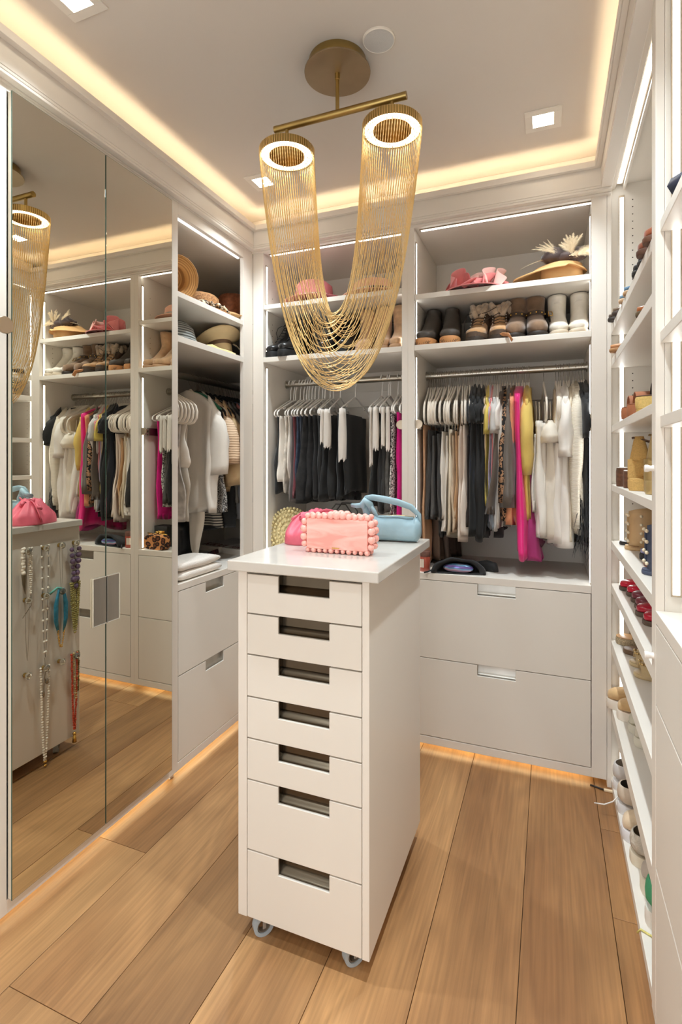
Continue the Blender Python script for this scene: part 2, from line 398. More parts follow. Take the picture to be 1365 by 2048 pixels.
# ------------------------------------------------------------------ drawers with a notch and a metal cup pull
def drawer(parent, axis, face, u0, u1, z0, z1, n0, n1, nz, inward, th=0.018, pmat=None, deep=0.02):
    """front flush at `face`; `inward` = +1/-1 direction into the cabinet along the axis"""
    poly = [(u0, z0), (u1, z0), (u1, z1), (n1, z1), (n1, nz), (n0, nz), (n0, z1), (u0, z1)]
    d = MB().prism(poly, axis, face, face + inward * th).build('drawer', PANEL, parent, bevel=0.0012)
    prof = [(0.007, nz - 0.001), (0.007, nz + 0.0015), (0.012, nz + 0.004), (0.016, nz + 0.010), (deep, nz + 0.018), (deep + .001, z1 + 0.004), (deep - 0.004, z1 + 0.006)]
    rings = []
    for u in (n0 - 0.001, n0 + 0.002, n0 + 0.5 * (n1 - n0), n1 - 0.002, n1 + 0.001):
        rings.append([((u, face + inward * q, z) if axis == 'y' else (face + inward * q, u, z)) for q, z in prof])
    b = MB(); b.loft(rings, closed=False)
    for u in (n0, n1):
        e = 0.0012
        if axis == 'y': b.box(u - e, face + inward * 0.006, nz, u + e, face + inward * deep, z1)
        else: b.box(face + inward * 0.006, u - e, nz, face + inward * deep, u + e, z1)
    b.build('pull', pmat or STEELV, d, smooth='auto')
    # drawer box behind the front
    b = MB()
    if axis == 'y': b.box(u0 + 0.01, face + inward * 0.03, z0 + 0.01, u1 - 0.01, face + inward * 0.045, z1 - 0.004)
    else: b.box(face + inward * 0.03, u0 + 0.01, z0 + 0.01, face + inward * 0.045, u1 - 0.01, z1 - 0.004)
    b.build('drawer_box', PANEL, d)
    return d
def led_v(parent, x0, y0, x1, y1, z0, z1, name='led_strip'):
    return box(name, LED, parent, x0, y0, z0, x1, y1, z1, bevel=0)
def channel(parent, *a):
    return box('led_channel', mat('led_channel_metal', (176, 160, 138), rough=0.5, metal=0.6), parent, *a, bevel=0)
TOE = emit('toe_glow', (1.0, 0.86, 0.52), TOE_S)
HOLE = mat('peg_hole', (60, 54, 46), rough=0.9)
def holes(parent, axis, face, u, zs, r=0.0026):
    b = MB()
    for z in zs:
        if axis == 'y': b.lathe([(r, 0), (0.0002, -0.0004)], c=(u, face, z), n=8, axis='y')
        else: b.lathe([(r, 0), (0.0002, 0.0004)], c=(face, u, z), n=8, axis='x')
    b.build('peg_hole_row', HOLE, parent)
# ------------------------------------------------------------------ LEFT: mirrored wardrobe
mw = thing('mirror_wardrobe', 'tall white wardrobe with two mirrored doors sharing a square metal pull', 'wardrobe', (-1.78, 1.43, 0))
box('stile', PAINT, mw, -1.522, 1.005, 0.03, -1.500, 1.076, 2.497)
box('stile', PAINT, mw, -1.522, 1.787, 0.03, -1.500, 1.8475, 2.497)
box('header', PAINT, mw, -1.522, 1.076, 2.478, -1.500, 1.787, 2.497)
box('plinth', PAINT, mw, -1.518, 1.076, 0.03, -1.500, 1.787, 0.0715)
box('base_panel', PANEL, mw, -2.05, 1.036, 0.064, -1.519, 1.82, 0.068)
box('side_panel', PANEL, mw, -2.05, 1.015, 0.0, -1.523, 1.035, 2.497)
box('back_panel', PANEL, mw, -2.07, 1.015, 0.0, -2.051, 1.82, 2.497)
box('top_panel', PANEL, mw, -2.05, 1.036, 2.478, -1.523, 1.82, 2.497)
MIRR = mat('mirror_silver', (226, 222, 208), rough=0.0, metal=1.0)
GEDGE = mat('mirror_green_edge', (70, 92, 80), rough=0.2)
pull_y0, pull_y1, pull_z0, pull_z1 = 1.371, 1.487, 0.799, 0.962
for y0, y1, s in ((1.078, 1.4285, 0), (1.4325, 1.785, 1)):
    d = box('door', mat('mirror_door_board', (216, 208, 190), rough=0.5), mw, -1.4995, y0 + .001, 0.0745, -1.4845, y1 - .001, 2.4745)
    box('mirror', GEDGE, d, -1.4844, y0, 0.0735, -1.4802, y1, 2.4755, bevel=0)
    MB().loft([[(-1.4800, y0 + .0012, .0747), (-1.4800, y1 - .0012, .0747), (-1.4800, y1 - .0012, 2.4743), (-1.4800, y0 + .0012, 2.4743)], [(-1.4801, y0 + .0008, .0743), (-1.4801, y1 - .0008, .0743), (-1.4801, y1 - .0008, 2.4747), (-1.4801, y0 + .0008, 2.4747)]], cap0=True).build('mirror_face', MIRR, d)
    a, c = (pull_y0, 1.4285) if s == 0 else (1.4325, pull_y1)
    b = MB(); b.box(-1.4798, a, pull_z0, -1.4745, c, pull_z1)
    b.build('pull_plate', STEELV, d, bevel=0.001)
    b = MB()
    for (p, q, r, v) in ((a, c, pull_z0 - .004, pull_z0), (a, c, pull_z1, pull_z1 + .003)): b.box(-1.4798, p, r, -1.4725, q, v)
    if s: b.box(-1.4798, c, pull_z0 - .004, -1.4725, c + .005, pull_z1 + .003)
    else: b.box(-1.4798, a - .003, pull_z0 - .004, -1.4725, a, pull_z1 + .003)
    b.build('pull_rim', mat('pull_rim_metal', (222, 216, 200), rough=0.3, metal=0.7), d, bevel=0.0015)
tag(MB().box(-1.565, 0.95, 0.055, -1.545, 2.44, 0.062).build('toe_light_strip', TOE), 'warm light strip tucked under the left wardrobes near the floor', 'light strip')
# plain tall cupboard at the left edge
tc_ = thing('tall_cupboard', 'plain white tall cupboard at the left edge beside the mirrors', 'cupboard', (-1.78, 0.0, 0))
box('door', PAINT, tc_, -1.522, -0.02, 0.03, -1.500, 1.003, 2.497)
box('door', PAINT, tc_, -1.522, -1.04, 0.03, -1.500, -0.024, 2.497)
box('carcass', PANEL, tc_, -2.05, -1.04, 0.0, -1.565, 1.003, 2.497)
kb = MB(); kb.lathe([(0.0065, -1.5), (0.0065, -1.458)], c=(0, 1.037, 1.768), n=18, axis='x')
kb.lathe([(0.0002, -1.46), (0.0235, -1.459), (0.025, -1.457), (0.025, -1.451), (0.0235, -1.449), (0.0002, -1.449)], c=(0, 1.037, 1.768), n=36, axis='x')
kb.build('knob', mat('nickel_knob', (190, 176, 158), rough=0.3, metal=0.9), mw, smooth='auto')
# ------------------------------------------------------------------ LEFT: open wardrobe
ow = thing('open_wardrobe', 'open white wardrobe right of the mirrors, with hat shelves, hanging rail and two drawers', 'wardrobe', (-1.78, 2.3, 0))
box('side_panel', PANEL, ow, -2.05, 1.824, 0.0, -1.523, 1.8475, 2.497)
box('side_panel', PANEL, ow, -2.05, 3.0, 0.0, -1.44, 3.02, 2.497)
box('back_panel', PANEL, ow, -2.07, 1.824, 0.0, -2.051, 3.02, 2.497)
box('top_panel', PANEL, ow, -2.05, 1.848, 2.452, -1.523, 3.0, 2.497)
box('header', PAINT, ow, -1.522, 1.848, 2.447, -1.500, 2.372, 2.497)
box('stile', PAINT, ow, -1.522, 2.372, 0.03, -1.500, 2.465, 2.497)
box('rear_panel', PANEL, ow, -1.50, 2.466, 0.0, -1.437, 3.0, 2.497)
box('plinth', PAINT, ow, -1.518, 1.848, 0.03, -1.500, 2.372, 0.066)
box('base_panel', PANEL, ow, -2.05, 1.848, 0.066, -1.522, 3.0, 0.07)
box('shelf', PANEL, ow, -2.05, 1.8485, 1.895, -1.501, 2.999, 1.923, label='lower hat shelf')
box('shelf', PANEL, ow, -2.05, 1.8485, 2.092, -1.503, 2.999, 2.116, label='upper hat shelf')
box('counter', PAINT, ow, -2.05, 1.8485, 0.809, -1.500, 2.3715, 0.838)
box('counter', PAINT, ow, -2.05, 2.372, 0.809, -1.523, 3.0, 0.838)
drawer(ow, 'x', -1.500, 1.851, 2.369, 0.4405, 0.806, 2.046, 2.192, 0.757, -1)
drawer(ow, 'x', -1.500, 1.851, 2.369, 0.070, 0.4365, 2.046, 2.192, 0.389, -1)
box('led_strip', emit('led_soft', LEDC, LED_S * 0.5), ow, -1.536, 1.87, 2.4445, -1.526, 2.37, 2.4505, bevel=0)
b = MB(); b.tube([(-1.77, 1.848, 1.815), (-1.77, 3.0, 1.815)], 0.0165, n=20, cap=False); b.build('rail', mat('dark_rail', (150, 144, 134), rough=0.35, metal=1.0), ow, smooth='auto')
b = MB(); b.box(-2.049, 1.85, 1.74, -2.035, 2.998, 1.80); b.build('batten', PANEL, ow)
# ------------------------------------------------------------------ BACK: two open bays
YF, YB_ = 2.465, 3.0
def bay(root, x0, x1, sh_low, sh_up, up_t, notch, back_led):
    box('side_panel', PANEL, root, x0 - 0.018, YF + .022, 0.03, x0, YB_, 2.52)
    box('side_panel', PANEL, root, x1, YF + .022, 0.03, x1 + 0.018, YB_, 2.52)
    box('back_panel', PANEL, root, x0, YB_, 0.0, x1, YB_ + .018, 2.52)
    box('top_panel', PANEL, root, x0, YF + .022, 2.497, x1, YB_, 2.52)
    box('header', PAINT, root, x0, YF, 2.494, x1, YF + .0215, 2.52)
    box('shelf', PANEL, root, x0 + .0005, YF, sh_low - .026, x1 - .0005, YB_ - .001, sh_low, label='lower shelf')
    box('shelf', PANEL, root, x0 + .0005, YF + .004, sh_up - up_t, x1 - .0005, YB_ - .001, sh_up, label='upper shelf')
    box('counter', PAINT, root, x0 + .0005, YF, 0.811, x1 - .0005, YB_ - .001, 0.843)
    box('plinth', PAINT, root, x0, YF, 0.03, x1, YF + .018, 0.0665)
    box('base_panel', PANEL, root, x0, YF + .018, 0.064, x1, YB_, 0.068)
    drawer(root, 'y', YF, x0 + .003, x1 - .003, 0.4405, 0.8085, notch[0], notch[1], 0.757, 1)
    drawer(root, 'y', YF, x0 + .003, x1 - .003, 0.070, 0.4375, notch[0], notch[1], 0.388, 1)
    channel(root, x0 + .02, YF + .0235, 2.489, x1, YF + .040, 2.4965)
    box('led_strip', LED, root, x0 + .028, YF + .026, 2.486, x1 - .001, YF + .036, 2.4888, bevel=0)
    for x, s in ((x0, 1), (x1, -1)):
        for z0, z1 in ((sh_low + .006, sh_up - up_t - .004), (sh_up + .012, 2.43), (0.85, sh_low - .055)):
            channel(root, x, YF + .0245, z0 - .006, x + s * .003, YF + .042, z1 + .008)
            box('led_strip', LED, root, x + s * .0031, YF + .028, z0, x + s * .005, YF + .038, z1, bevel=0)
        holes(root, 'x', x + s * .0003, YF + .10, [sh_low + .04 + .032 * q for q in range(6)] + [sh_up + .06, sh_up + .16])
    b = MB(); b.tube([(x0, 2.735, 1.822), (x1, 2.735, 1.822)], 0.0165, n=20, cap=False); b.build('rail', STEEL, root, smooth='auto')
    for x, s in ((x0, 1), (x1, -1)):
        b = MB(); b.lathe([(0.0002, s * .006), (0.024, s * .006), (0.024, 0)], c=(x, 2.735, 1.822), n=24, axis='x'); b.build('rail_flange', STEEL, root, smooth='auto')
    box('batten', PANEL, root, x0, YB_ - .02, 1.70, x1, YB_ - .0015, 1.79)
lb = thing('open_wardrobe', 'left of the two open white wardrobes on the back wall, behind the gold pendant', 'wardrobe', (-1.05, 2.74, 0))
rb = thing('open_wardrobe', 'right of the two open white wardrobes on the back wall, with boots and colourful tops', 'wardrobe', (-0.22, 2.74, 0))
box('stile', PAINT, lb, -1.4995, YF, 0.03, -1.435, YF + .022, 2.52)
box('stile', PAINT, lb, -0.666, YF, 0.03, -0.6355, YF + .022, 2.52)
box('stile', PAINT, rb, -0.6355, YF, 0.03, -0.605, YF + .022, 2.52)
box('stile', PAINT, rb, 0.166, YF, 0.03, 0.2245, YF + .022, 2.52)
bay(lb, -1.435, -0.666, 1.932, 2.216, 0.024, (-1.134, -0.966), 1)
bay(rb, -0.605, 0.166, 1.932, 2.176, 0.025, (-0.309, -0.141), 1)
tag(MB().box(-1.50, 2.515, 0.055, 0.20, 2.54, 0.062).build('toe_light_strip', TOE), 'warm light strip tucked under the back wardrobes near the floor', 'light strip')
# pull-out rods with round knobs
def valet(x, z, label):
    t = thing('valet_rod', label, 'valet rod', (x, 2.630, z))
    b = MB(); b.box(-.008, -.10, -.022, .008, .30, .022); b.build('track', mat('valet_track', (120, 112, 102), rough=0.35, metal=1.0), t, world=False, bevel=.002)
    for q in (-.011, .011):
        b = MB(); b.tube([(0, -.118, q), (0, .28, q)], 0.006, n=10); b.build('rod', STEEL, t, world=False, smooth='auto')
    b = MB(); b.lathe([(0.0002, -.142), (0.0215, -.1415), (0.023, -.139), (0.023, -.132), (0.020, -.128), (0.007, -.126), (0.007, -.115)], n=32, axis='y'); b.build('knob', mat('nickel_knob', (190, 176, 158), rough=0.3, metal=0.9), t, world=False, smooth='auto')
valet(-0.5925, 1.553, 'pull-out valet rod with a round knob on the divider, right-hand wardrobe')
valet(-0.6785, 1.553, 'pull-out valet rod with a round knob on the divider, seen only in the mirror')
# ------------------------------------------------------------------ RIGHT: shoe shelves and drawer unit
XR = 0.240
SHZ = {1: (1.945, .034), 2: (1.805, .034), 3: (1.5245, .028), 4: (1.277, .026), 5: (1.038, .034), 6: (.858, .036), 7: (.617, .044), 8: (.345, .05), 9: (.035, .033)}
ss = thing('shoe_shelves', 'tall narrow white shelf unit full of shoes on the right', 'shelving', (0.42, 2.0, 0))
box('side_panel', PANEL, ss, 0.242, 2.500, 0.0, 0.60, 2.52, 2.56)
box('stile', PAINT, ss, 0.2255, 2.466, 0.0, 0.2415, 2.5195, 2.53)
box('side_panel', PANEL, ss, 0.260, 1.5005, 0.0, 0.60, 1.5195, 2.56)
box('back_panel', PANEL, ss, 0.585, 1.52, 0.0, 0.60, 2.4995, 2.56)
box('top_panel', PANEL, ss, 0.262, 1.52, 2.546, 0.585, 2.4995, 2.56)
box('header', PAINT, ss, XR + .002, 1.52, 2.5305, 0.2595, 2.4995, 2.56)
for k, (z, t_) in SHZ.items():
    box('shelf', PANEL, ss, XR + .002, 1.5205, z - t_, 0.584, 2.4992, z, bevel=0.0015)
channel(ss, 0.2725, 2.4965, 0.05, 0.2945, 2.4995, 2.50)
zs = sorted(SHZ.values())
for i in range(len(zs)):
    z0 = zs[i][0] + .001; z1 = (zs[i + 1][0] - zs[i + 1][1] - .001) if i + 1 < len(zs) else 2.49
    box('led_strip', LED, ss, 0.2765, 2.4950, z0, 0.2905, 2.4965, z1, bevel=0)
channel(ss, 0.261, 1.53, 2.539, 0.286, 2.48, 2.5455)
box('led_strip', LED, ss, 0.264, 1.54, 2.5365, 0.281, 2.465, 2.5389, bevel=0)
holes(ss, 'y', 2.4999, 0.325, [0.25 + 0.0305 * q for q in range(74)])
dv = thing('drawer_unit', 'white shelf and drawer unit at the right edge of the photo', 'cabinet', (0.42, 0.9, 0))
box('stile', PAINT, dv, XR, 1.470, 0.0, 0.2595, 1.5195, 2.53)
box('side_panel', PANEL, dv, 0.2600, 1.4705, 0.0, 0.60, 1.4895, 2.56)
box('top_panel', PANEL, dv, 0.262, 0.30, 2.546, 0.585, 1.4695, 2.56)
box('back_panel', PANEL, dv, 0.585, 0.30, 0.0, 0.60, 1.47, 2.56)
box('side_panel', PANEL, dv, XR, 0.28, 0.0, 0.60, 0.299, 2.53)
box('header', PAINT, dv, XR + .002, 0.30, 2.5305, 0.2595, 1.4695, 2.56)
box('counter', PAINT, dv, XR, 0.30, 0.983, 0.584, 1.4695, 1.013)
for z in (1.962, 1.692, 1.487):
    box('shelf', PANEL, dv, 0.250, 0.30, z - .028, 0.584, 1.4698, z, bevel=0.0015)
for z0, z1 in ((0.788, 0.980), (0.390, 0.784), (0.012, 0.386)):
    box('drawer', PANEL, dv, XR, 0.305, z0, 0.2595, 1.4665, z1, bevel=0.002)
box('carcass', PANEL, dv, 0.262, 0.30, 0.0, 0.584, 1.4695, 0.98)
channel(dv, 0.2725, 1.4675, 1.05, 0.2945, 1.4704, 2.505)
for z0, z1 in ((1.055, 1.458), (1.488, 1.663), (1.693, 1.933), (1.963, 2.498)):
    box('led_strip', LED, dv, 0.2765, 1.4655, z0, 0.2905, 1.4674, z1, bevel=0)
for z in (1.359, 0.893):
    b = MB(); b.lathe([(0.0080, 0.2400), (0.0068, 0.2335), (0.0092, 0.228), (0.0092, 0.2215), (0.0080, 0.2203), (0.0002, 0.2203)], c=(0, 1.4975, z), n=20, axis='x'); b.build('knob', mat('white_knob', (235, 231, 226), rough=0.3), dv, smooth='auto')
box('carcass', PANEL, dv, XR, -1.05, 0.0, 0.60, 0.279, 2.53, bevel=0.002)
# ------------------------------------------------------------------ ISLAND
isl = thing('island_drawers', 'narrow white rolling island with seven drawers under a thick white top', 'drawer cabinet', (-0.644, 1.594, 0))
IX0, IX1, IY0, IY1 = -0.8425, -0.4400, 1.3035, 1.885
box('top', STONE, isl, -0.860, 1.273, 1.0635, -0.405, 1.888, 1.093, bevel=0.003)
box('side_panel', PAINT, isl, IX0, IY0, 0.060, -0.8135, IY1, 1.0630, bevel=0.0015)
box('side_panel', PAINT, isl, -0.4600, IY0, 0.060, IX1, IY1, 1.0630, bevel=0.0015)
box('back_panel', PAINT, isl, -0.8130, IY1 - .02, 0.060, -0.4605, IY1, 1.0630)
box('base_panel', PAINT, isl, -0.8130, IY0 + .03, 0.060, -0.4605, IY1 - .021, 0.078)
box('top_rail', PAINT, isl, -0.8130, IY0 + .004, 1.055, -0.4605, IY0 + .03, 1.0630)
DZ = [1.053, 0.9375, 0.8195, 0.698, 0.578, 0.459, 0.2565, 0.060]
PULLD = mat('island_pull_metal', (98, 89, 76), rough=0.27, metal=1.0, var=0.1, vs=3, scale=(4, 4, 0.5))
for i in range(7):
    drawer(isl, 'y', IY0, -0.8115, -0.4615, DZ[i + 1] + .002, DZ[i] - .002, -0.711, -0.5545, DZ[i] - 0.0485, 1, pmat=PULLD, deep=0.026)
RUB = mat('caster_tyre', (168, 180, 188), rough=0.35)
for x, y in ((-0.776, 1.332), (-0.50, 1.345), (-0.79, 1.80), (-0.50, 1.83)):
    c = thing('caster', 'x', 'x', (0, 0, 0)); 
    for k in ('label', 'category'): del c[k]
    c.rotation_euler = (0, 0, -0.75); c.parent = isl; c.location = Vector((x, y, 0)) - Vector(isl.location)
    b = MB()
    n = 28; rings = []
    for q in range(n):
        a = 2 * PI * q / n; ca, sa = math.cos(a), math.sin(a)
        rings.append([(-.011, ca * .030, .030 + sa * .030), (.011, ca * .030, .030 + sa * .030), (.011, ca * .020, .030 + sa * .020), (-.011, ca * .020, .030 + sa * .020)])
    b.loft(rings, loop=True); b.build('tyre', RUB, c, world=False, smooth='auto')
    b = MB(); b.lathe([(0.0198, -.008), (0.0198, .008), (0.0165, .009), (0.0165, -.009), (0.0198, -.008)], c=(0, 0, .03), n=24, axis='x'); b.build('hub', mat('caster_hub', (120, 110, 98), rough=0.5), c, world=False, smooth='auto')
    b = MB(); b.box(-.0155, -.005, .026, -.0125, .005, .060).box(.0125, -.005, .026, .0155, .005, .060).box(-.0155, -.010, .0565, .0155, .010, .0600); b.build('fork', mat('caster_fork', (170, 172, 172), rough=0.4, metal=0.6), c, world=False, bevel=.001)
# glass knobs on the left side of the island
KN = {}
GLASS = mat('knob_glass', (240, 240, 232), rough=0.05, trans=0.9, ior=1.5)
for ci, y in enumerate((1.600, 1.688, 1.770, 1.850)):
    for ri, z in enumerate((0.985, 0.772, 0.447)):
        if ri == 1 and ci == 3: continue
        b = MB(); b.lathe([(0.0002, -.032), (0.010, -.0315), (0.0145, -.028), (0.0145, -.022), (0.008, -.016), (0.006, -.008), (0.0, -.006)], c=(IX0, y, z), n=18, axis='x')
        k = b.build('glass_knob', GLASS, isl, smooth=True)
        b = MB(); b.lathe([(0.0095, 0), (0.0095, -.004), (0.006, -.007), (0.0002, -.007)], c=(IX0, y, z), n=16, axis='x'); b.build('knob_base', BRASS, k, smooth='auto')
        KN[(ci, ri)] = (IX0 - 0.014, y, z)
# ------------------------------------------------------------------ hangers and clothes
VELV = mat('cream_velvet', (226, 217, 203), rough=0.9, sheen=0.3)
WPLAS = mat('white_plastic', (234, 230, 224), rough=0.35)
BVELV = mat('black_velvet', (34, 32, 31), rough=0.9)
def hook_path(z0, lean=0.0):
    p = [(lean, 0, z0), (lean * .5, 0, -.046), (0, .006, -.034), (0, .0135, -.024)]
    for q in range(11):
        a = math.radians(-50 + 24 * q); p.append((0, .0205 * math.cos(a), .0205 * math.sin(a)))
    return p
def _mesh_obj(name, mb, m, smooth='auto'):
    return mb.build(name, m, None, smooth=smooth)
PROTO = {}
def hanger(kind, loc, rz, label, group, sy=1.0):
    if kind not in PROTO:
        if kind == 'tubular':
            b = MB()
            b.tube([(0, 0, -.098), (0, .002, -.06)] + hook_path(-.05)[2:], 0.0034, n=7)
            b.tube([(0, 0, -.096), (0, -.03, -.104), (0, -.10, -.135), (0, -.165, -.163), (0, -.186, -.178), (0, -.188, -.192), (0, -.176, -.20), (0, 0, -.202), (0, .176, -.20), (0, .188, -.192), (0, .186, -.178), (0, .165, -.163), (0, .10, -.135), (0, .03, -.104)], 0.0042, n=7, loop=True)
            for s in (-1, 1): b.tube([(0, s * .105, -.139), (0, s * .112, -.156), (0, s * .125, -.155), (0, s * .128, -.148)], 0.003, n=6)
            r = b.build('clothes_hanger', WPLAS, None, smooth='auto')
        else:
            body = VELV if kind == 'velvet' else BVELV
            b = MB()
            h = [(0, -.004, -.066), (0, -.024, -.080), (0, -.070, -.108), (0, -.130, -.139), (0, -.178, -.160), (0, -.200, -.178), (0, -.209, -.205), (0, -.206, -.236), (0, -.192, -.254), (0, -.170, -.259), (0, 0, -.261)]
            path = h + [(x, -y, z) for x, y, z in h[-2::-1]]
            b.tube(path, 0.0072, n=8, loop=True, flat=0.66)
            r = b.build('clothes_hanger', body, None, smooth='auto')
            hk = MB(); hk.tube(hook_path(-.070, 0.0), 0.0014, n=6); hk.build('hook', CHROME, r, smooth='auto')
        PROTO[kind] = r; o = r
    else:
        o = copy_tree(PROTO[kind])
    o.location = loc; o.rotation_euler = (0, 0, rz); o.scale = (1, sy, 1)
    return tag(o, label, 'hanger', group)
def smooth01(t): return t * t * (3 - 2 * t)
def garment(name, label, cat, loc, rz, m, ztop, zbot, w0, w1, t0, t1, drop=0.0, folds=4, amp=.006, seed=0, yo=0.0, lean=0.0, hem=.012, sleeve=None, straps=None, sm=None, group=None, front_tail=0.0, N=40, M=20):
    rnd = random.Random(seed); ph = rnd.uniform(0, 6.28); ph2 = rnd.uniform(0, 6.28)
    root = thing(name, label, cat, loc, rz, group)
    rings = []
    for i in range(M):
        t = i / (M - 1); s = smooth01(t)
        z = ztop + (zbot - ztop) * t
        wd = w0 + (w1 - w0) * s - 0.012 * math.sin(PI * min(1, t * 1.6)) * (1 if w0 > .1 else 0)
        th = (t0 + (t1 - t0) * t ** .8) * (1 + .22 * math.sin(7 * t + ph2) * min(1, 3 * t))
        ed = .010 * math.sin(6.5 * t + ph) * t + .006 * math.sin(15 * t + ph2) * t
        r = []
        for k in range(N):
            a = 2 * PI * k / N; c, q = math.cos(a), math.sin(a)
            yy = wd * math.copysign(abs(c) ** .75, c)
            xx = th * math.copysign(abs(q) ** .7, q)
            u = yy / wd
            f = amp * (0.15 + t ** .7)
            xx += f * math.sin(folds * u * PI * .5 + ph + .8 * t) + lean * t + f * .5 * math.sin(folds * 1.7 * u + ph2 - t)
            xx += f * .55 * math.sin(folds * 3.1 * u + 2 * ph + 1.5 * t)
            nz = noise.noise(Vector((xx * 14 + seed, yy * 16, z * 5.0 + k * 0)))
            xx += .010 * nz * (.3 + t)
            yy += yo * t + ed * (1 if u < 0 else -.6) + .5 * f * math.sin(5 * t + ph2) * abs(u)
            zz = z - drop * abs(c) ** 1.1 * (1 - t) ** 2.2 + hem * t ** 3 * math.sin(2.6 * u + ph2) - front_tail * t ** 2 * max(0, -u)
            r.append((xx, yy, zz))
        rings.append(r)
    b = MB(); b.loft(rings)
    b.f.append((0, 1, N - 1)); b.f.append((N // 2 - 1, N // 2, N // 2 + 1))
    for k in range(1, N // 2 - 1): b.f.append((k, k + 1, N - k - 1, N - k))
    # inner turn at the hem gives the cloth an edge
    last = rings[-1]; cx = sum(p[0] for p in last) / N; cyy = sum(p[1] for p in last) / N
    e = len(b.v); b.v += [(cx + (p[0] - cx) * .8, cyy + (p[1] - cyy) * .96, p[2] + .05) for p in last]
    o0 = (M - 1) * N
    for k in range(N): b.f.append((o0 + k, o0 + (k + 1) % N, e + (k + 1) % N, e + k))
    b.build('body', m, root, world=False, smooth=True)
    if sleeve:
        ln, sw0, sw1, sx0, sx1, flare, puff = sleeve
        for sgn in (-1, 1):
            rs = []
            for i in range(9):
                t = i / 8.0
                cyv = sgn * (w0 * (.80 + .09 * min(1, t * 3)) + flare * t - .01 * t); cz = ztop - drop * .62 - .006 - ln * t
                swd = sw0 + (sw1 - sw0) * t + puff * math.sin(PI * t) ; sth = sx0 + (sx1 - sx0) * t + puff * .5 * math.sin(PI * t)
                if i == 0: swd *= .75; sth *= .6
                r = []
                for k in range(12):
                    a = 2 * PI * k / 12
                    nz = noise.noise(Vector((math.cos(a) * 1.6 + seed * .37, math.sin(a) * 1.6, t * 3.2)))
                    yy = cyv + swd * math.cos(a) * (1 + .25 * nz)
                    xx = sth * math.sin(a) * (1 + .35 * nz) + .006 * nz * t
                    r.append((xx + lean * .4 * t, yy, cz + sgn * .45 * flare * math.cos(a) * t * .6 + (-.055 * math.cos(a) * sgn * (1 - t) ** 2 * min(1, drop * 14))))
                rs.append(r)
            lastr = rs[-1]; mx = sum(p[0] for p in lastr) / 12; my = sum(p[1] for p in lastr) / 12
            rs.append([(mx + (p[0] - mx) * .78, my + (p[1] - my) * .78, p[2] + .03) for p in lastr])
            b = MB(); b.loft(rs, cap0=True); b.build('sleeve', sm or m, root, world=False, smooth=True)
    if straps:
        for sgn in (-1, 1):
            b = MB(); b.tube([(0, sgn * straps, -.135 - .3 * straps), (.002, sgn * (straps + .004), ztop * .6 - .08), (0, sgn * (w0 * .62), ztop + .004)], .0032, n=6, flat=.4)
            b.build('strap', sm or m, root, world=False, smooth=True)
    return root
K = cloth
LEOP = pattern('leopard_cloth', [(26, 22, 20), (176, 134, 100), (30, 24, 20)], 58)
RAIL = (2.735, 1.822)
# --- right-hand wardrobe: hooks along the rail
hx = [-0.592 + .0118 * i for i in range(27)] + [-.276, -.264, -.254, -.244, -.230, -.219, -.206, -.196, -.182, -.168, -.152, -.142, -.125, -.117, -.104, -.094]
hx2 = [-.027, .028, .040, .049, .062, .076, .087, .104, .116, .129, .141, .150]
hl = 'cream velvet hanger with chrome hook on the right-hand back wardrobe rail'
rnd = random.Random(5)
HL = {-.592: 'first cream velvet hanger against the divider, right-hand back wardrobe rail', -.027: 'cream velvet hanger hooked alone on the bare stretch of the right-hand rail', .150: 'last cream velvet hanger at the right end of the right-hand rail'}
for i, x in enumerate(hx + hx2):
    hanger('velvet', (x, RAIL[0] + rnd.uniform(-.004, .004), RAIL[1]), math.radians(rnd.uniform(-5, 5)) + (0.06 if i < 27 else 0), HL.get(x, hl), 'cream velvet hangers on the right-hand back wardrobe rail', .80 if (-.365 < x < -.09 or x > .05) else 1.0)
G = []
REG = {'r': [], 'l': [], 'w': []}
def R(x, m, ztop, zbot, w0, w1, t0, t1, name, label, cat, **kw):
    z = RAIL[1]
    rz = kw.pop('rz', 0.0)
    REG['r'].append((x, label))
    return garment(name, label, cat, (x, RAIL[0], z), rz, m, ztop - z if ztop > 0 else ztop, zbot - z, w0, w1, t0, t1, seed=int((x + 3) * 1000), **kw)
R(-.583, K((208, 160, 122)), 1.555, .862, .17, .16, .010, .016, 'trousers', 'tan trousers folded over the first hanger beside the divider, right-hand wardrobe', 'trousers', amp=.003, hem=.003)
R(-.556, K((54, 51, 49)), 1.53, 1.075, .17, .19, .012, .018, 'tank_top', 'charcoal tank top, first dark top from the divider', 'top', straps=.10)
R(-.536, K((68, 65, 62)), 1.50, 1.085, .165, .19, .011, .018, 'tank_top', 'faded charcoal tank top between two darker ones', 'top', straps=.10)
R(-.511, K((52, 50, 49)), 1.51, 1.07, .17, .20, .014, .020, 'tank_top', 'charcoal tank top hanging just left of the white tops', 'top', straps=.11, lean=.012)
R(-.545, K((112, 92, 78), 'sheer'), 1.50, .855, .11, .13, .014, .024, 'long_dress', 'taupe long dress hanging to the counter behind the charcoal tops', 'dress', yo=.06, amp=.01, lean=.02)
R(-.522, K((96, 80, 70), 'sheer'), 1.50, .86, .11, .13, .012, .024, 'long_dress', 'darker brown long dress hanging to the counter beside the taupe one', 'dress', yo=.09, amp=.01, lean=.03)
R(-.490, K((20, 20, 20)), 1.45, 1.005, .16, .17, .012, .018, 'camisole', 'black camisole showing only its hem below the white tops', 'top', straps=.10, yo=.02, lean=-.008)
R(-.487, K((216, 210, 200)), 1.52, 1.085, .175, .20, .010, .020, 'camisole', 'white camisole with a flared hem beside the charcoal tops', 'top', straps=.11, amp=.008, hem=.02)
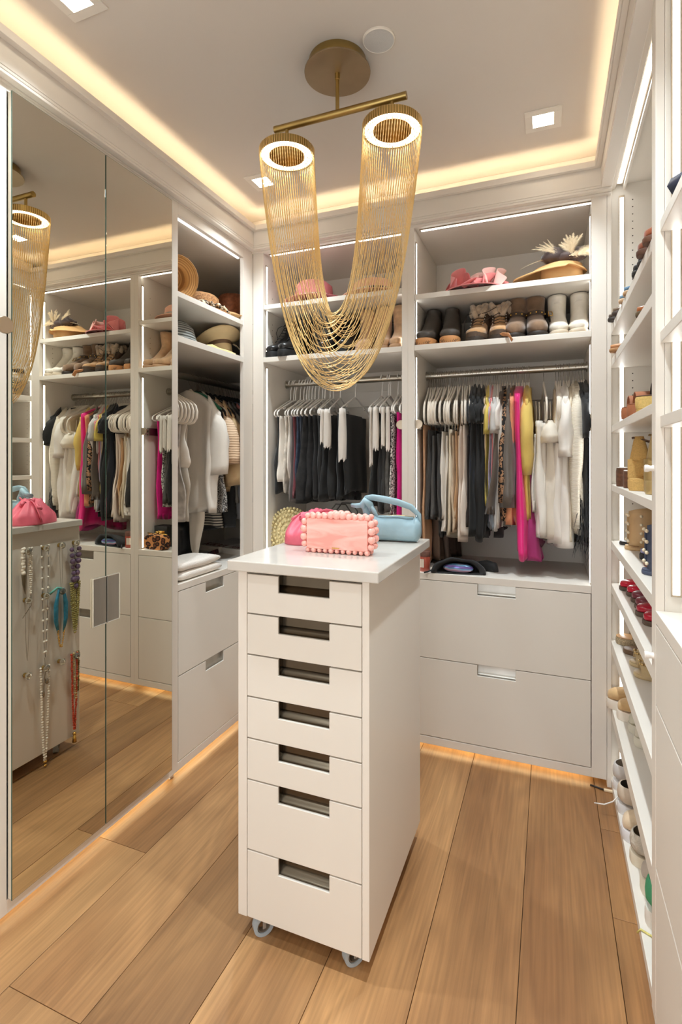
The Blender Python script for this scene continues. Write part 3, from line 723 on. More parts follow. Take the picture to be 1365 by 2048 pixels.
R(-.470, K((222, 215, 204)), 1.50, 1.03, .165, .19, .010, .016, 'blouse', 'white sleeveless blouse behind the flared white camisole', 'top', straps=.10, amp=.008)
R(-.453, K((222, 208, 184)), 1.53, 1.0, .165, .195, .010, .016, 'camisole', 'ivory lace camisole with a long scalloped hem', 'top', straps=.10, amp=.009, hem=.02)
R(-.439, K((206, 186, 160)), 1.50, 1.04, .16, .18, .008, .012, 'camisole', 'pale sand camisole between ivory lace and tan satin', 'top', straps=.10)
R(-.425, K((192, 150, 108), 'satin'), 1.52, 1.055, .165, .19, .010, .014, 'camisole', 'tan satin camisole with lace trim', 'top', straps=.10, amp=.008)
R(-.412, K((214, 188, 156), 'satin'), 1.50, 1.09, .16, .18, .008, .012, 'camisole', 'honey satin camisole right of the tan lace one', 'top', straps=.10, amp=.007)
R(-.399, K((222, 206, 192)), 1.545, 1.0, .17, .195, .011, .017, 'blouse', 'blush sleeveless blouse with ruffled shoulder', 'top', straps=.11, amp=.009, hem=.02)
R(-.383, K((226, 212, 198)), 1.55, 1.03, .17, .19, .012, .018, 'blouse', 'pale blush blouse hanging left of the black tees', 'top', straps=.11, amp=.008)
R(-.366, K((58, 52, 50)), 1.50, 1.06, .16, .18, .009, .013, 'camisole', 'dark brown camisole squeezed left of the black tees', 'top', straps=.10)
TS = (.15, .055, .072, .016, .022, .01, .004)
R(-.352, K((26, 30, 40)), -.078, 1.06, .19, .20, .010, .016, 'tee', 'navy tee, leftmost of the dark tees', 'shirt', drop=.075, sleeve=(.13, .05, .06, .012, .018, .0, .003))
R(-.338, K((22, 22, 22)), -.072, 1.03, .20, .21, .014, .024, 'tee', 'black tee with the widest sleeve, second of the dark tees', 'shirt', drop=.07, sleeve=TS)
R(-.318, K((27, 27, 27)), -.075, .985, .195, .205, .014, .026, 'tee', 'long black tee with the lowest hem of the dark tees', 'shirt', drop=.07, sleeve=TS)
R(-.298, K((18, 18, 19)), -.078, 1.02, .19, .20, .010, .017, 'tee', 'black tee, rightmost of the dark tees beside the yellow one', 'shirt', drop=.07, sleeve=(.14, .05, .06, .014, .018, .0, .003))
R(-.286, K((206, 184, 158)), -.08, 1.14, .19, .18, .008, .011, 'tee', 'beige tee beside the black tees', 'shirt', drop=.075, sleeve=(.14, .045, .055, .010, .014, .0, .002))
R(-.276, K((214, 192, 96)), -.08, 1.15, .195, .185, .008, .012, 'tee', 'yellow tee with short sleeves', 'shirt', drop=.075, sleeve=(.19, .045, .06, .011, .017, .005, .002))
R(-.265, K((196, 190, 214)), -.08, 1.10, .185, .18, .007, .010, 'tee', 'lavender tee between the yellow and pink tees', 'shirt', drop=.075, sleeve=(.17, .045, .055, .009, .012, .0, .002))
R(-.255, K((226, 148, 150)), -.08, 1.15, .19, .18, .008, .011, 'tee', 'pink tee between lavender and grey', 'shirt', drop=.075, sleeve=(.145, .045, .055, .010, .015, .005, .002))
R(-.262, K((150, 160, 172)), 1.48, 1.055, .17, .185, .010, .016, 'blouse', 'light blue blouse showing below the grey tees', 'shirt', straps=.1, yo=-.006)
R(-.243, K((192, 188, 184)), -.08, 1.05, .20, .19, .010, .016, 'tee', 'heather grey tee with a wide short sleeve', 'shirt', drop=.075, sleeve=(.19, .055, .07, .014, .021, .01, .003))
R(-.229, K((222, 216, 208)), -.08, 1.06, .195, .185, .009, .014, 'tee', 'white tee right of the heather grey tee', 'shirt', drop=.075, sleeve=(.17, .05, .062, .012, .018, .008, .003))
R(-.217, K((214, 206, 196)), -.085, 1.05, .185, .18, .009, .013, 'tee', 'off-white knit top beside the leopard blouse', 'shirt', drop=.075, sleeve=(.30, .04, .05, .011, .014, -.005, .004))
R(-.232, K((22, 21, 21)), 1.42, 1.02, .17, .18, .010, .018, 'skirt', 'black skirt hem below the grey jacket', 'skirt', yo=.02)
R(-.212, K((90, 78, 68)), -.07, 1.135, .185, .215, .012, .026, 'jacket', 'dark taupe jacket with a flared front edge', 'jacket', drop=.07, lean=-.042, yo=-.03, amp=.004)
R(-.199, LEOP, -.09, 1.10, .18, .20, .012, .018, 'blouse', 'leopard print blouse in the middle of the rail', 'blouse', drop=.08, sleeve=(.50, .045, .052, .020, .026, .02, .006))
R(-.180, K((104, 95, 87), 'satin'), -.08, 1.07, .18, .20, .011, .020, 'blouse', 'silver grey satin blouse with gathered cuffs', 'blouse', drop=.08, sleeve=(.53, .04, .070, .016, .036, .02, .008), amp=.013, folds=6)
R(-.164, K((112, 80, 62)), -.07, 1.2, .175, .18, .007, .010, 'vest', 'brown sleeveless top left of the peach one', 'top', drop=.07)
pe = R(-.164, K((226, 152, 112)), -.08, 1.085, .205, .21, .013, .018, 'dress', 'peach sleeveless dress with an open armhole', 'dress', drop=.08, lean=.01, amp=.008)
hp = R(-.138, K((233, 36, 128), 'satin'), -.075, .915, .210, .20, .018, .026, 'dress', 'hot pink satin dress with a pointed hem', 'dress', drop=.07, lean=.030, hem=.035, yo=-.01, amp=.012)
R(-.099, K((222, 192, 104)), -.085, 1.10, .185, .18, .016, .020, 'blouse', 'mustard yellow blouse with long sleeves', 'blouse', drop=.08, sleeve=(.37, .05, .055, .026, .022, .0, .014))
R(-.094, K((166, 138, 72)), -.085, 1.085, .175, .18, .008, .014, 'cardigan', 'olive gold cardigan behind the mustard blouse', 'cardigan', drop=.08)
R(-.088, K((158, 44, 104)), 1.32, .945, .17, .185, .014, .038, 'skirt', 'magenta skirt with a rounded hem below the white tops', 'skirt', lean=.014, hem=.035)
R(-.060, K((224, 218, 210)), 1.50, 1.15, .165, .18, .007, .010, 'camisole', 'white fringed camisole beside the mustard blouse', 'top', straps=.1, hem=.02)
R(-.046, K((226, 220, 210)), 1.56, 1.02, .185, .205, .020, .034, 'top', 'white sleeveless top right of the gap in the hooks', 'top', straps=.12, lean=.008)
R(.002, K((228, 219, 204)), 1.56, 1.0, .185, .20, .020, .036, 'blouse', 'ivory blouse with a ruffled collar', 'blouse', straps=.12, amp=.016, hem=.02, sleeve=(.10, .055, .066, .022, .040, .01, .012))
R(-.022, K((222, 215, 204)), 1.55, 1.04, .18, .20, .014, .024, 'top', 'white strappy top left of the ivory ruffled blouse', 'top', straps=.12, amp=.009)
R(.026, K((208, 190, 162)), -.10, 1.06, .16, .18, .009, .014, 'top', 'tan knit top behind the ivory ruffle blouse', 'top', drop=.07)
R(.044, K((228, 221, 212)), -.085, .985, .19, .21, .016, .038, 'shirt', 'long white shirt, first of two with the lowest hems', 'shirt', drop=.08, lean=-.012, hem=.02)
R(.066, K((232, 226, 218)), -.085, .995, .195, .21, .018, .036, 'shirt', 'white linen shirt with a square open sleeve', 'shirt', drop=.08, sleeve=(.29, .055, .07, .020, .034, .01, .004))
R(.090, K((222, 210, 188)), -.085, 1.01, .18, .195, .010, .018, 'sweater', 'beige cardigan between white shirt and cream sweater', 'sweater', drop=.08, amp=.010)
R(.112, pattern('cream_knit', [(224, 214, 196), (232, 224, 208)], 55, 'ribs'), -.075, 1.04, .185, .18, .018, .026, 'sweater', 'cream knit sweater with a long cuffed sleeve', 'sweater', drop=.08, sleeve=(.62, .06, .034, .026, .018, .02, .014))
BK = K((27, 27, 28))
R(.132, BK, -.07, 1.03, .185, .18, .012, .016, 'top', 'black jacket behind the feather trimmed top', 'jacket', drop=.08, yo=.03)
ft = R(.152, K((32, 32, 33)), -.075, 1.05, .20, .19, .014, .018, 'feather_top', 'black top with a ragged feather hem at the right end', 'top', drop=.08, sleeve=(.22, .06, .06, .02, .02, .02, .006))
b = MB(); rnd = random.Random(8)
for i in range(150):
    a = rnd.uniform(0, 2 * PI); x0, y0 = .028 * math.sin(a), -.02 - .185 * rnd.uniform(-.35, 1.0)
    z0 = 1.12 - RAIL[1] + rnd.uniform(-.05, .12); ln = rnd.uniform(.10, .20); dx, dy = rnd.uniform(-.035, .02), rnd.uniform(-.045, .02)
    b.tube([(x0, y0, z0), (x0 + dx * .35, y0 + dy * .3, z0 - ln * .5), (x0 + dx, y0 + dy, z0 - ln)], [.0022, .0018, .0005], n=4)
b.build('feather_fringe', BK, ft, world=False)['kind'] = 'stuff'
# --- left-hand back wardrobe
hxl = [-1.41, -1.388, -1.377, -1.346, -1.324, -1.306, -1.291, -1.272, -1.252, -1.229, -1.206, -1.190, -1.158, -1.138, -1.095, -1.005, -.85, -.814, -.803, -.76, -.735, -.712]
rnd = random.Random(9)
for i, x in enumerate(hxl):
    hanger('tubular', (x, RAIL[0], RAIL[1]), math.radians(rnd.uniform(-7, 7)), {-1.41: 'leftmost white plastic tube hanger on the left-hand back wardrobe rail', -1.005: 'white tube hanger holding the broad black trousers beside the bare rail', -.85: 'first white tube hanger right of the bare stretch of rail', -.712: 'white tube hanger of the magenta trousers against the divider'}.get(x, 'white plastic tube hanger in a row on the left-hand back wardrobe rail'), 'white tube hangers on the left-hand back wardrobe rail')
def Lb(x, m, zbot, name, label, cat='trousers', w0=.165, w1=.17, t0=.011, t1=.018, **kw):
    ztop = kw.pop('ztop', -.198)
    REG['l'].append((x, label))
    return garment(name, label, cat, (x, RAIL[0], RAIL[1]), 0, m, ztop, zbot - RAIL[1], w0, w1, t0, t1, seed=int((x + 5) * 991), **kw)
Lb(-1.408, K((30, 30, 31)), 1.19, 'trousers', 'black trousers hanging against the left side panel', w1=.19, yo=-.01)
Lb(-1.385, K((220, 212, 200)), 1.24, 'lace_top', 'white lace top, leftmost of the white clothes', 'top', w0=.17, w1=.185, amp=.009, hem=.02)
Lb(-1.362, K((214, 205, 192), 'denim'), 1.19, 'jeans', 'white ripped jeans left of the grey trousers', 'jeans', w1=.18, t0=.013)
Lb(-1.342, K((218, 210, 198)), 1.26, 'trousers', 'white trousers right of the ripped white jeans', w1=.165)
Lb(-1.324, K((120, 114, 112)), 1.14, 'trousers', 'grey trousers beside the burgundy pair', w1=.16)
Lb(-1.309, K((112, 52, 58)), 1.17, 'trousers', 'burgundy trousers between the grey pair and blue jeans', w1=.165, lean=.01)
Lb(-1.290, K((62, 72, 90), 'denim'), 1.15, 'jeans', 'dark blue jeans with a light whisker stripe', 'jeans')
Lb(-1.270, pattern('ripped_denim', [(56, 62, 74), (34, 36, 42)], 26, 'vstripes'), 1.17, 'jeans', 'ripped indigo jeans beside the black ones', 'jeans')
Lb(-1.245, K((46, 45, 45), 'denim'), 1.155, 'jeans', 'washed black jeans with a wide flared hem', 'jeans', w1=.20, t0=.014, t1=.026, lean=-.02)
Lb(-1.214, K((38, 37, 37), 'denim'), 1.15, 'jeans', 'washed black jeans with a stitched hem, second black pair', 'jeans', w1=.185, t1=.024)
Lb(-1.190, K((32, 31, 31)), 1.17, 'trousers', 'soft black trousers behind the washed jeans', t1=.024)
Lb(-1.160, K((36, 36, 36)), 1.16, 'trousers', 'black trousers with a patch pocket left of the white strips', t1=.026, lean=.01)
Lb(-1.130, K((29, 29, 29)), 1.17, 'trousers', 'black trousers under the first white cotton strip', t1=.024)
Lb(-1.092, K((34, 34, 34)), 1.165, 'trousers', 'black trousers under the fringed white cotton strip', t1=.026)
Lb(-1.045, K((26, 26, 27)), 1.16, 'trousers', 'black trousers hanging just left of the broad black pair', t1=.02)
Lb(-1.003, K((30, 30, 30)), 1.20, 'trousers', 'broad plain black trousers shown flat beside the empty stretch of rail', w0=.17, w1=.175, amp=.003, t0=.010, t1=.016)
Lb(-.850, K((34, 34, 34)), 1.15, 'trousers', 'black trousers right of the empty stretch of rail', t1=.022)
Lb(-.822, K((27, 27, 27)), 1.10, 'trousers', 'black trousers under the short fringed strip near the divider', t1=.022, lean=.008)
Lb(-.800, K((48, 48, 47)), 1.13, 'trousers', 'charcoal trousers beside the grey jeans', t1=.02)
Lb(-.775, K((92, 90, 86), 'denim'), 1.11, 'jeans', 'grey ripped jeans near the divider', 'jeans', t1=.02)
Lb(-.752, pattern('tweed', [(226, 222, 214), (30, 30, 30)], 130, 'noise'), 1.10, 'skirt', 'black and white tweed skirt beside the magenta trousers', 'skirt', t1=.016)
mg = Lb(-.716, K((206, 10, 122)), 1.02, 'trousers', 'bright magenta trousers against the divider', t0=.016, t1=.022, amp=.004)
def strip(x, zb, w_, t_, label, y=-.178):
    t = thing('cotton_strip', label, 'cloth', (x, RAIL[0] + y, RAIL[1]), 0, None)
    rnd = random.Random(int((x + 4) * 777)); rings = []
    for i in range(9):
        q = i / 8; z = -.172 - (RAIL[1] - zb - .172) * q
        r = []
        for k in range(18):
            a = 2 * PI * k / 18
            r.append(((t_ * (.75 + .5 * math.sin(PI * q * .8)) + .002 * math.sin(k * 2.1 + 3 * q)) * math.cos(a), w_ * math.sin(a) + .002 * math.sin(k * 1.7 + 4 * q), z + (q > .99) * rnd.uniform(-.018, .012)))
        rings.append(r)
    MB().loft(rings, cap0=True).build('cloth', K((222, 214, 204)), t, world=False, smooth=True)
strip(-1.125, 1.47, .024, .010, 'narrow white cotton strip hung over a hanger, left of the fringed one')
strip(-1.098, 1.445, .026, .017, 'fringed white cotton strip hung over a hanger, beside the narrow one')
strip(-1.012, 1.385, .026, .018, 'longest broad white cotton strip in front of the broad black trousers')
strip(-.853, 1.36, .016, .006, 'thin long white cotton strip right of the empty stretch of rail')
strip(-.828, 1.44, .024, .014, 'short fringed white cotton strip near the divider')
strip(-.788, 1.45, .018, .009, 'white cotton strip in front of the grey ripped jeans')
strip(-.763, 1.43, .018, .008, 'white cotton strip between tweed and grey jeans')
# --- left open wardrobe, rail running into the corner
LX, LZ = -1.77, 1.815
R90 = PI / 2
def Lw(y, m, ztop, zbot, w0, w1, t0, t1, name, label, cat, **kw):
    rz = R90 + kw.pop('rz', 0.0); x = LX + kw.pop('dx', 0.0)
    REG['w'].append((y, label))
    return garment(name, label, cat, (x, y, LZ), rz, m, ztop, zbot - LZ, w0, w1, t0, t1, seed=int(y * 1317), **kw)
for y in (1.925, 1.952, 1.978, 2.004, 2.032, 2.060):
    hanger('velvet', (LX, y, LZ), R90, 'cream velvet hanger near the front of the left open wardrobe', 'cream velvet hangers in the left open wardrobe')
for y in (2.280, 2.385):
    hanger('velvet', (LX, y, LZ), R90, 'cream velvet hanger inside the white blouse or knit in the left wardrobe', 'cream velvet hangers inside shoulders, left open wardrobe', .78)
for y in (2.331, 2.361, 2.414, 2.451, 2.498, 2.547, 2.582, 2.617, 2.643, 2.67, 2.696, 2.723, 2.768, 2.82, 2.86):
    hanger('black', (LX, y, LZ), R90, 'black hanger with thin chrome hook deep in the left open wardrobe', 'black hangers in the left open wardrobe', .80)
Lw(1.926, K((226, 218, 204)), -.26, 1.10, .15, .165, .009, .014, 'camisole', 'white camisole nearest the mirrors in the left open wardrobe', 'top', straps=.11)
Lw(1.953, K((228, 220, 208)), -.265, 1.26, .15, .16, .009, .014, 'camisole', 'short white camisole, second from the mirrors', 'top', straps=.11)
Lw(1.980, K((220, 210, 194)), -.26, 1.30, .155, .165, .010, .014, 'camisole', 'cream camisole with a ragged lace hem', 'top', straps=.11, hem=.02)
Lw(2.007, pattern('grey_print', [(206, 200, 192), (168, 162, 156)], 18, 'noise'), -.265, 1.10, .16, .175, .012, .018, 'tunic', 'pale grey printed tunic beside the white camisoles', 'top', straps=.12)
Lw(2.036, K((224, 217, 206)), -.265, 1.33, .17, .18, .010, .014, 'camisole', 'ivory camisole with small grey marks, last of the front group', 'top', straps=.12)
Lw(2.064, K((196, 187, 172)), -.27, 1.09, .15, .16, .010, .016, 'tunic', 'greige tunic behind the ivory camisole', 'top', straps=.12)
wb = Lw(2.272, K((226, 219, 208)), -.068, 1.10, .195, .18, .018, .026, 'blouse', 'long white blouse with wide bell sleeves', 'blouse', drop=.125, amp=.028, folds=5, dx=.0, sleeve=(.36, .045, .058, .022, .034, .02, .010))
sc_ = thing('scarf', 'cream scarf tail hanging below the long white blouse', 'scarf', (-1.748, 2.312, 1.20))
rings = []
for i in range(12):
    q = i / 11; z = -.0 - .32 * q; wd = .060 * (1 - q) ** .7 + .008; x0 = .0 + .035 * q + .012 * math.sin(5 * q)
    rings.append([(x0 + wd * math.cos(2 * PI * k / 14), -.045 + .012 * math.sin(2 * PI * k / 14) + .006 * math.sin(6 * math.cos(2 * PI * k / 14) + 4 * q), z) for k in range(14)])
MB().loft(rings, cap0=True, cap1=True).build('cloth', K((224, 214, 200)), sc_, world=False, smooth=True)
Lw(2.335, K((32, 112, 82), 'satin'), -.066, 1.42, .16, .14, .014, .02, 'blouse', 'green satin blouse showing one shoulder above the white blouse', 'blouse', drop=.10)
KNIT = pattern('cable_knit', [(214, 184, 152), (228, 200, 170)], 24, 'ribs')
Lw(2.375, KNIT, -.080, 1.33, .165, .15, .024, .03, 'sweater', 'beige cable knit sweater with a ribbed sleeve', 'sweater', drop=.105, amp=.008, sleeve=(.315, .055, .062, .034, .050, .045, .010))
Lw(2.425, K((208, 178, 134)), -.085, 1.20, .18, .16, .020, .028, 'jacket', 'tan jacket with a wide cuffed sleeve behind the knit', 'jacket', drop=.11, sleeve=(.415, .05, .058, .030, .044, .04, .008))
Lw(2.475, K((128, 122, 112)), -.085, 1.15, .18, .17, .016, .024, 'jacket', 'grey tweed jacket behind the tan jacket', 'jacket', drop=.11, sleeve=(.42, .05, .06, .022, .026, .03, .006))
Lw(2.515, K((78, 78, 80)), -.085, 1.10, .18, .18, .018, .028, 'jacket', 'dark grey jacket with gold embroidery at the cuff', 'jacket', drop=.11, sleeve=(.44, .05, .066, .022, .03, .03, .006))
Lw(2.555, pattern('floral', [(98, 92, 88), (196, 120, 120)], 26, 'noise'), -.085, 1.16, .18, .17, .014, .022, 'blouse', 'grey blouse with pink flowers near the far end', 'blouse', drop=.11, sleeve=(.40, .05, .05, .018, .02, .02, .006))
Lw(2.60, K((40, 42, 48)), -.08, 1.12, .185, .18, .016, .026, 'jacket', 'black blazer behind the floral blouse', 'jacket', drop=.11)
Lw(2.645, K((96, 122, 158), 'denim'), -.08, 1.14, .19, .18, .016, .024, 'shirt', 'light blue denim shirt at the far end', 'shirt', drop=.11, sleeve=(.52, .05, .045, .02, .018, .02, .006))
Lw(2.695, K((28, 28, 30)), -.08, 1.18, .19, .19, .02, .03, 'coat', 'black coat deep in the left open wardrobe', 'coat', drop=.11)
Lw(2.76, K((36, 34, 34)), -.08, 1.15, .19, .19, .02, .03, 'coat', 'charcoal coat at the back of the left open wardrobe', 'coat', drop=.11)
Lw(2.83, K((26, 26, 26)), -.08, 1.2, .19, .19, .02, .03, 'coat', 'black jacket last on the left open wardrobe rail', 'coat', drop=.11)
Lw(2.352, pattern('sequin', [(186, 182, 176), (44, 42, 42)], 160, 'noise'), -.30, 1.11, .14, .15, .014, .02, 'top', 'grey sequined top showing below the bell sleeve', 'top', dx=.03)
Lw(2.398, pattern('striped_jersey', [(190, 182, 166), (60, 58, 56)], 22, 'stripes'), -.32, 1.01, .12, .13, .014, .022, 'tee', 'striped jersey tee showing below the white blouse', 'shirt', dx=-.01, sleeve=(.36, .03, .035, .016, .018, .01, .002))
Lw(2.45, K((34, 34, 34)), -.35, 1.0, .13, .16, .016, .026, 'skirt', 'black skirt hanging lowest in the left open wardrobe', 'skirt', dx=.02)
Lw(2.498, K((112, 112, 114)), -.40, 1.04, .16, .17, .018, .03, 'top', 'slate grey draped top below the tan cuff', 'top', dx=.03, amp=.012)

# each hanger that can be told apart is named after the garment it carries
import re
def short(l):
    return re.split(r",| beside| between| hanging| behind| showing| right of| left of| below| next to| squeezed| in the| at the| against| near| under| deep| last on| just| for | folded| to the| on the| from the", l)[0]
USED = set()
def relabel(key, axis, grp, what):
    hs = [o for o in SC.objects if o.get('category') == 'hanger' and grp in o.get('group', '')]
    shorts = [short(l) for _, l in REG[key]]
    free = list(hs); done = set()
    for (pos, l), sh in zip(REG[key], shorts):
        if shorts.count(sh) > 1 or len(sh.split()) < 2 or not free or l in USED or any(q != sh and q.startswith(sh) for q in shorts): continue
        best = min(free, key=lambda o: abs(o.location[axis] - pos))
        if abs(best.location[axis] - pos) < .02 and best['label'] not in done and best['label'].split()[0] not in ('first', 'last', 'leftmost'):
            if 'alone' in best['label'] or 'broad' in best['label'] or 'magenta' in best['label']: continue
            best['label'] = '%s carrying the %s' % (what, sh); free.remove(best); USED.add(l)
relabel('r', 0, 'right-hand back', 'cream velvet hanger')
relabel('l', 0, 'left-hand back', 'white tube hanger')
relabel('w', 1, 'inside shoulders', 'cream hanger')
relabel('w', 1, 'cream velvet hangers in the left open', 'cream hanger')
relabel('w', 1, 'black hangers in the left open', 'black hanger')
# ------------------------------------------------------------------ footwear
def ell(P, Q, wd, n=16, sq=.85, xo=0.0):
    """ring standing on the segment Q (bottom/back) to P (top/front) in the y-z plane"""
    cyy, cz = (P[0] + Q[0]) / 2, (P[1] + Q[1]) / 2; hy, hz = (P[0] - Q[0]) / 2, (P[1] - Q[1]) / 2
    r = []
    for k in range(n):
        a = 2 * PI * k / n; c, s = math.cos(a), math.sin(a)
        c = math.copysign(abs(c) ** sq, c); s = math.copysign(abs(s) ** sq, s)
        r.append((xo + wd * c, cyy + hy * s, cz + hz * s))
    return r
def sole_outline(L, W, n=28, toe=1.0):
    p = []
    for k in range(n):
        a = 2 * PI * k / n; c, s = math.cos(a), math.sin(a)
        y = s * L / 2
        f = 1.0 - .16 * max(0, s) - .20 * math.exp(-((s - .12) / .35) ** 2) + (0.10 * max(0, -s))
        x = W / 2 * math.copysign(abs(c) ** (.72 if s < 0 else .7), c) * f
        p.append((x, y))
    return p
def sole(L, W, z0, z1, grow=1.0, heel=0.0):
    o = sole_outline(L, W)
    def zz(y, z): return z + heel * smooth01(min(1, max(0, (y / L + .15) / .5)))
    b = MB()
    b.loft([[(x * grow * .96, y * grow * .985, zz(y, z0)) for x, y in o], [(x * grow, y * grow, zz(y, z0 + (z1 - z0) * .25)) for x, y in o], [(x * grow, y * grow, zz(y, z1 - (z1 - z0) * .2)) for x, y in o], [(x * grow * .97, y * grow * .985, zz(y, z1)) for x, y in o]], True, True, True)
    return b
def boot(loc, rz, label, m_up, m_sole, L=.25, W=.088, H=.21, st=.02, group=None, shaft=(.044, .13), heel=.0, extra=None, tilt=0, name='ankle_boot', toe_h=.043):
    t = thing(name, label, 'boot', loc, rz, group)
    a0, b0 = st, heel
    k = W / 2
    def P(y, z): return (y * L, z + st)
    sw, sd = shaft
    hy = .5 * L - .004
    rg = [ell(P(-.495, .028), P(-.495, .004), k * .18), ell(P(-.47, toe_h * .85), P(-.47, .0), k * .52), ell(P(-.40, toe_h), P(-.40, .0), k * .80), ell(P(-.28, toe_h * 1.12), P(-.27, 0), k * .96), ell(P(-.14, toe_h * 1.62), P(-.10, 0), k * .96),
          ell(P(-.02, .104), P(.16, 0), k * .92), ell(P(.05, .128), P(.44, .002), k * .90), ell(P(.09, .150), (hy, .04 + st), k * .92)]
    top = H
    for q in (0.0, .35, .7, 1.0):
        z = .155 + (top - .155) * q
        yf = .105 * L - (sd - (hy - .13 * L)) * q * .4
        rg.append(ell((yf, z + st + .008), (hy - .003 + .006 * q, z + st - .012 * (1 - q)), sw * (.95 + .05 * q), sq=.92))
    # turn into the shaft
    c0 = rg[-1]; my = sum(p[1] for p in c0) / len(c0)
    rg.append([(p[0] * .88, my + (p[1] - my) * .9, p[2] - .001) for p in c0]); rg.append([(p[0] * .86, my + (p[1] - my) * .88, p[2] - .06) for p in c0])
    MB().loft(rg, True, True, True).build('upper', m_up, t, world=False, smooth=True)
    sb = sole(L * 1.03, W * 1.06, 0.0, st + .004); sb.build('sole', m_sole, t, world=False, smooth='auto')
    return t
def shoe(loc, rz, label, m_up, m_sole, L=.24, W=.085, st=.018, toe_h=.045, ih=.06, ch=.065, low=True, group=None, name='slip_on_shoe', cat='shoe', grow=1.02, inner=(60, 52, 46)):
    t = thing(name, label, cat, loc, rz, group)
    k = W / 2
    def P(y, z): return (y * L, z + st)
    hy = .5 * L - .004
    rg = [ell(P(-.495, .02), P(-.495, .002), k * .2), ell(P(-.47, toe_h * .8), P(-.47, .0), k * .55), ell(P(-.39, toe_h), P(-.39, .0), k * .86), ell(P(-.26, toe_h * 1.1), P(-.26, 0), k * .98), ell(P(-.12, ih), P(-.06, 0), k * .93),
          ell(P(-.02, ih + .004), P(.20, 0), k * .94), ell(P(.03, ih + .008), (hy + .006, st + .002), k * .98), ell(P(.035, ih + .012), (hy + .009, st + ch * .55), k * .92, sq=.92), ell(P(.06, ih + .010), (hy + .002, st + ch), k * .76, sq=.95)]
    c0 = rg[-1]; my = sum(p[1] for p in c0) / len(c0)
    rg.append([(p[0] * .88, my + (p[1] - my) * .90, p[2] - .002) for p in c0])
    MB().loft(rg, True, True, False).build('upper', m_up, t, world=False, smooth=True, sub=1)
    il = [[(p[0] * .87, my + (p[1] - my) * .89, p[2] - .003) for p in c0], [(p[0] * .80, my + (p[1] - my) * .84, st + .012) for p in c0]]
    MB().loft(il, True, False, True).build('lining', mat('lining_%d_%d_%d' % inner, inner, rough=.9), t, world=False, smooth=True)
    sole(L * grow, W * grow * 1.02, 0.0, st + .003).build('sole', m_sole, t, world=False, smooth='auto')
    return t
def sandal(loc, rz, label, m_top, m_sole, m_strap, L=.24, W=.085, st=.016, heel=0.0, straps=((-.16, .035, .05),), jewel=None, group=None, name='sandal', platform=0.0):
    t = thing(name, label, 'sandal', loc, rz, group)
    sole(L, W, platform * 0, st + platform, heel=heel).build('sole', m_sole, t, world=False, smooth='auto')
    sole(L * .985, W * .97, st + platform, st + platform + .004, heel=heel).build('footbed', m_top, t, world=False, smooth='auto')
    for (yc, wd, hh) in straps:
        rs = []
        for i in range(9):
            a = PI * i / 8; x = math.cos(a) * W * .50; z = st + platform + .002 + math.sin(a) * hh
            rs.append([(x, yc * L - wd / 2, z), (x, yc * L + wd / 2, z), (x * .96, yc * L + wd / 2, z + .003), (x * .96, yc * L - wd / 2, z + .003)])
        MB().loft(rs, True, True, True).build('strap', m_strap, t, world=False, smooth='auto')
    if jewel:
        b = MB(); r_ = random.Random(3)
        for i in range(16):
            a = PI * (.2 + .6 * r_.random()); b.ball((math.cos(a) * W * .5, straps[0][0] * L + r_.uniform(-.016, .016), st + platform + .006 + math.sin(a) * straps[0][2]), .005, 6, 4)
        b.build('jewels', jewel, t, world=False, smooth=True)
    if heel:
        o = [(x, y) for x, y in sole_outline(L, W) if y > .20 * L]
        z = heel + .002
        MB().loft([[(x * .72, y * .94 + .004, 0) for x, y in o], [(x * .8, y * .97, z * .6) for x, y in o], [(x * .97, y, z + platform * .3) for x, y in o]], True, True, True).build('heel', m_sole, t, world=False, smooth='auto')
    return t
SUEDE = lambda c: mat('suede_%d_%d_%d' % c, c, rough=.95, var=.25, vs=18, bump=.2, bs=300, sheen=.3)
LEA = lambda c, r=.42: mat('leather_%d_%d_%d' % c, c, rough=r, var=.14, vs=14, bump=.08, bs=160)
RUBB = lambda c: mat('rubber_%d_%d_%d' % c, c, rough=.6)
SR = 1.9322
def toe(x, y): return (x, y + .125, SR)     # boots stand toe to the shelf edge
BR = LEA((76, 69, 62), .6); TANS = RUBB((196, 140, 88))
for x, a, l in ((-.558, -.10, 'dark grey chelsea boot with tan sole, leftmost on the right-hand shelf'), (-.452, .08, 'dark grey chelsea boot with tan sole, right one of the leftmost pair')):
    bt = boot(toe(x, 2.475), a, l, BR, TANS, L=.255, W=.100, H=.168, st=.030, shaft=(.036, .10), group='dark grey chelsea boots', name='chelsea_boot')
    b = MB()
    for q in range(9):
        aa = math.radians(-152 + 15.5 * q); r0 = .030
        b.tube([(.034 * math.cos(aa), -.1305 + .012 * (1 + math.sin(aa)), .004), (.044 * math.cos(aa) * 1.05, -.128 + .02 * (1 + math.sin(aa)), .017)], .0012, n=4)
    b.build('sole_cleats', RUBB((70, 56, 44)), bt, world=False)
HK = SUEDE((190, 146, 100)); HKD = LEA((84, 66, 52)); FUR = mat('shearling', (196, 172, 146), rough=1, var=.35, vs=40, bump=.9, bs=140, sheen=.4)
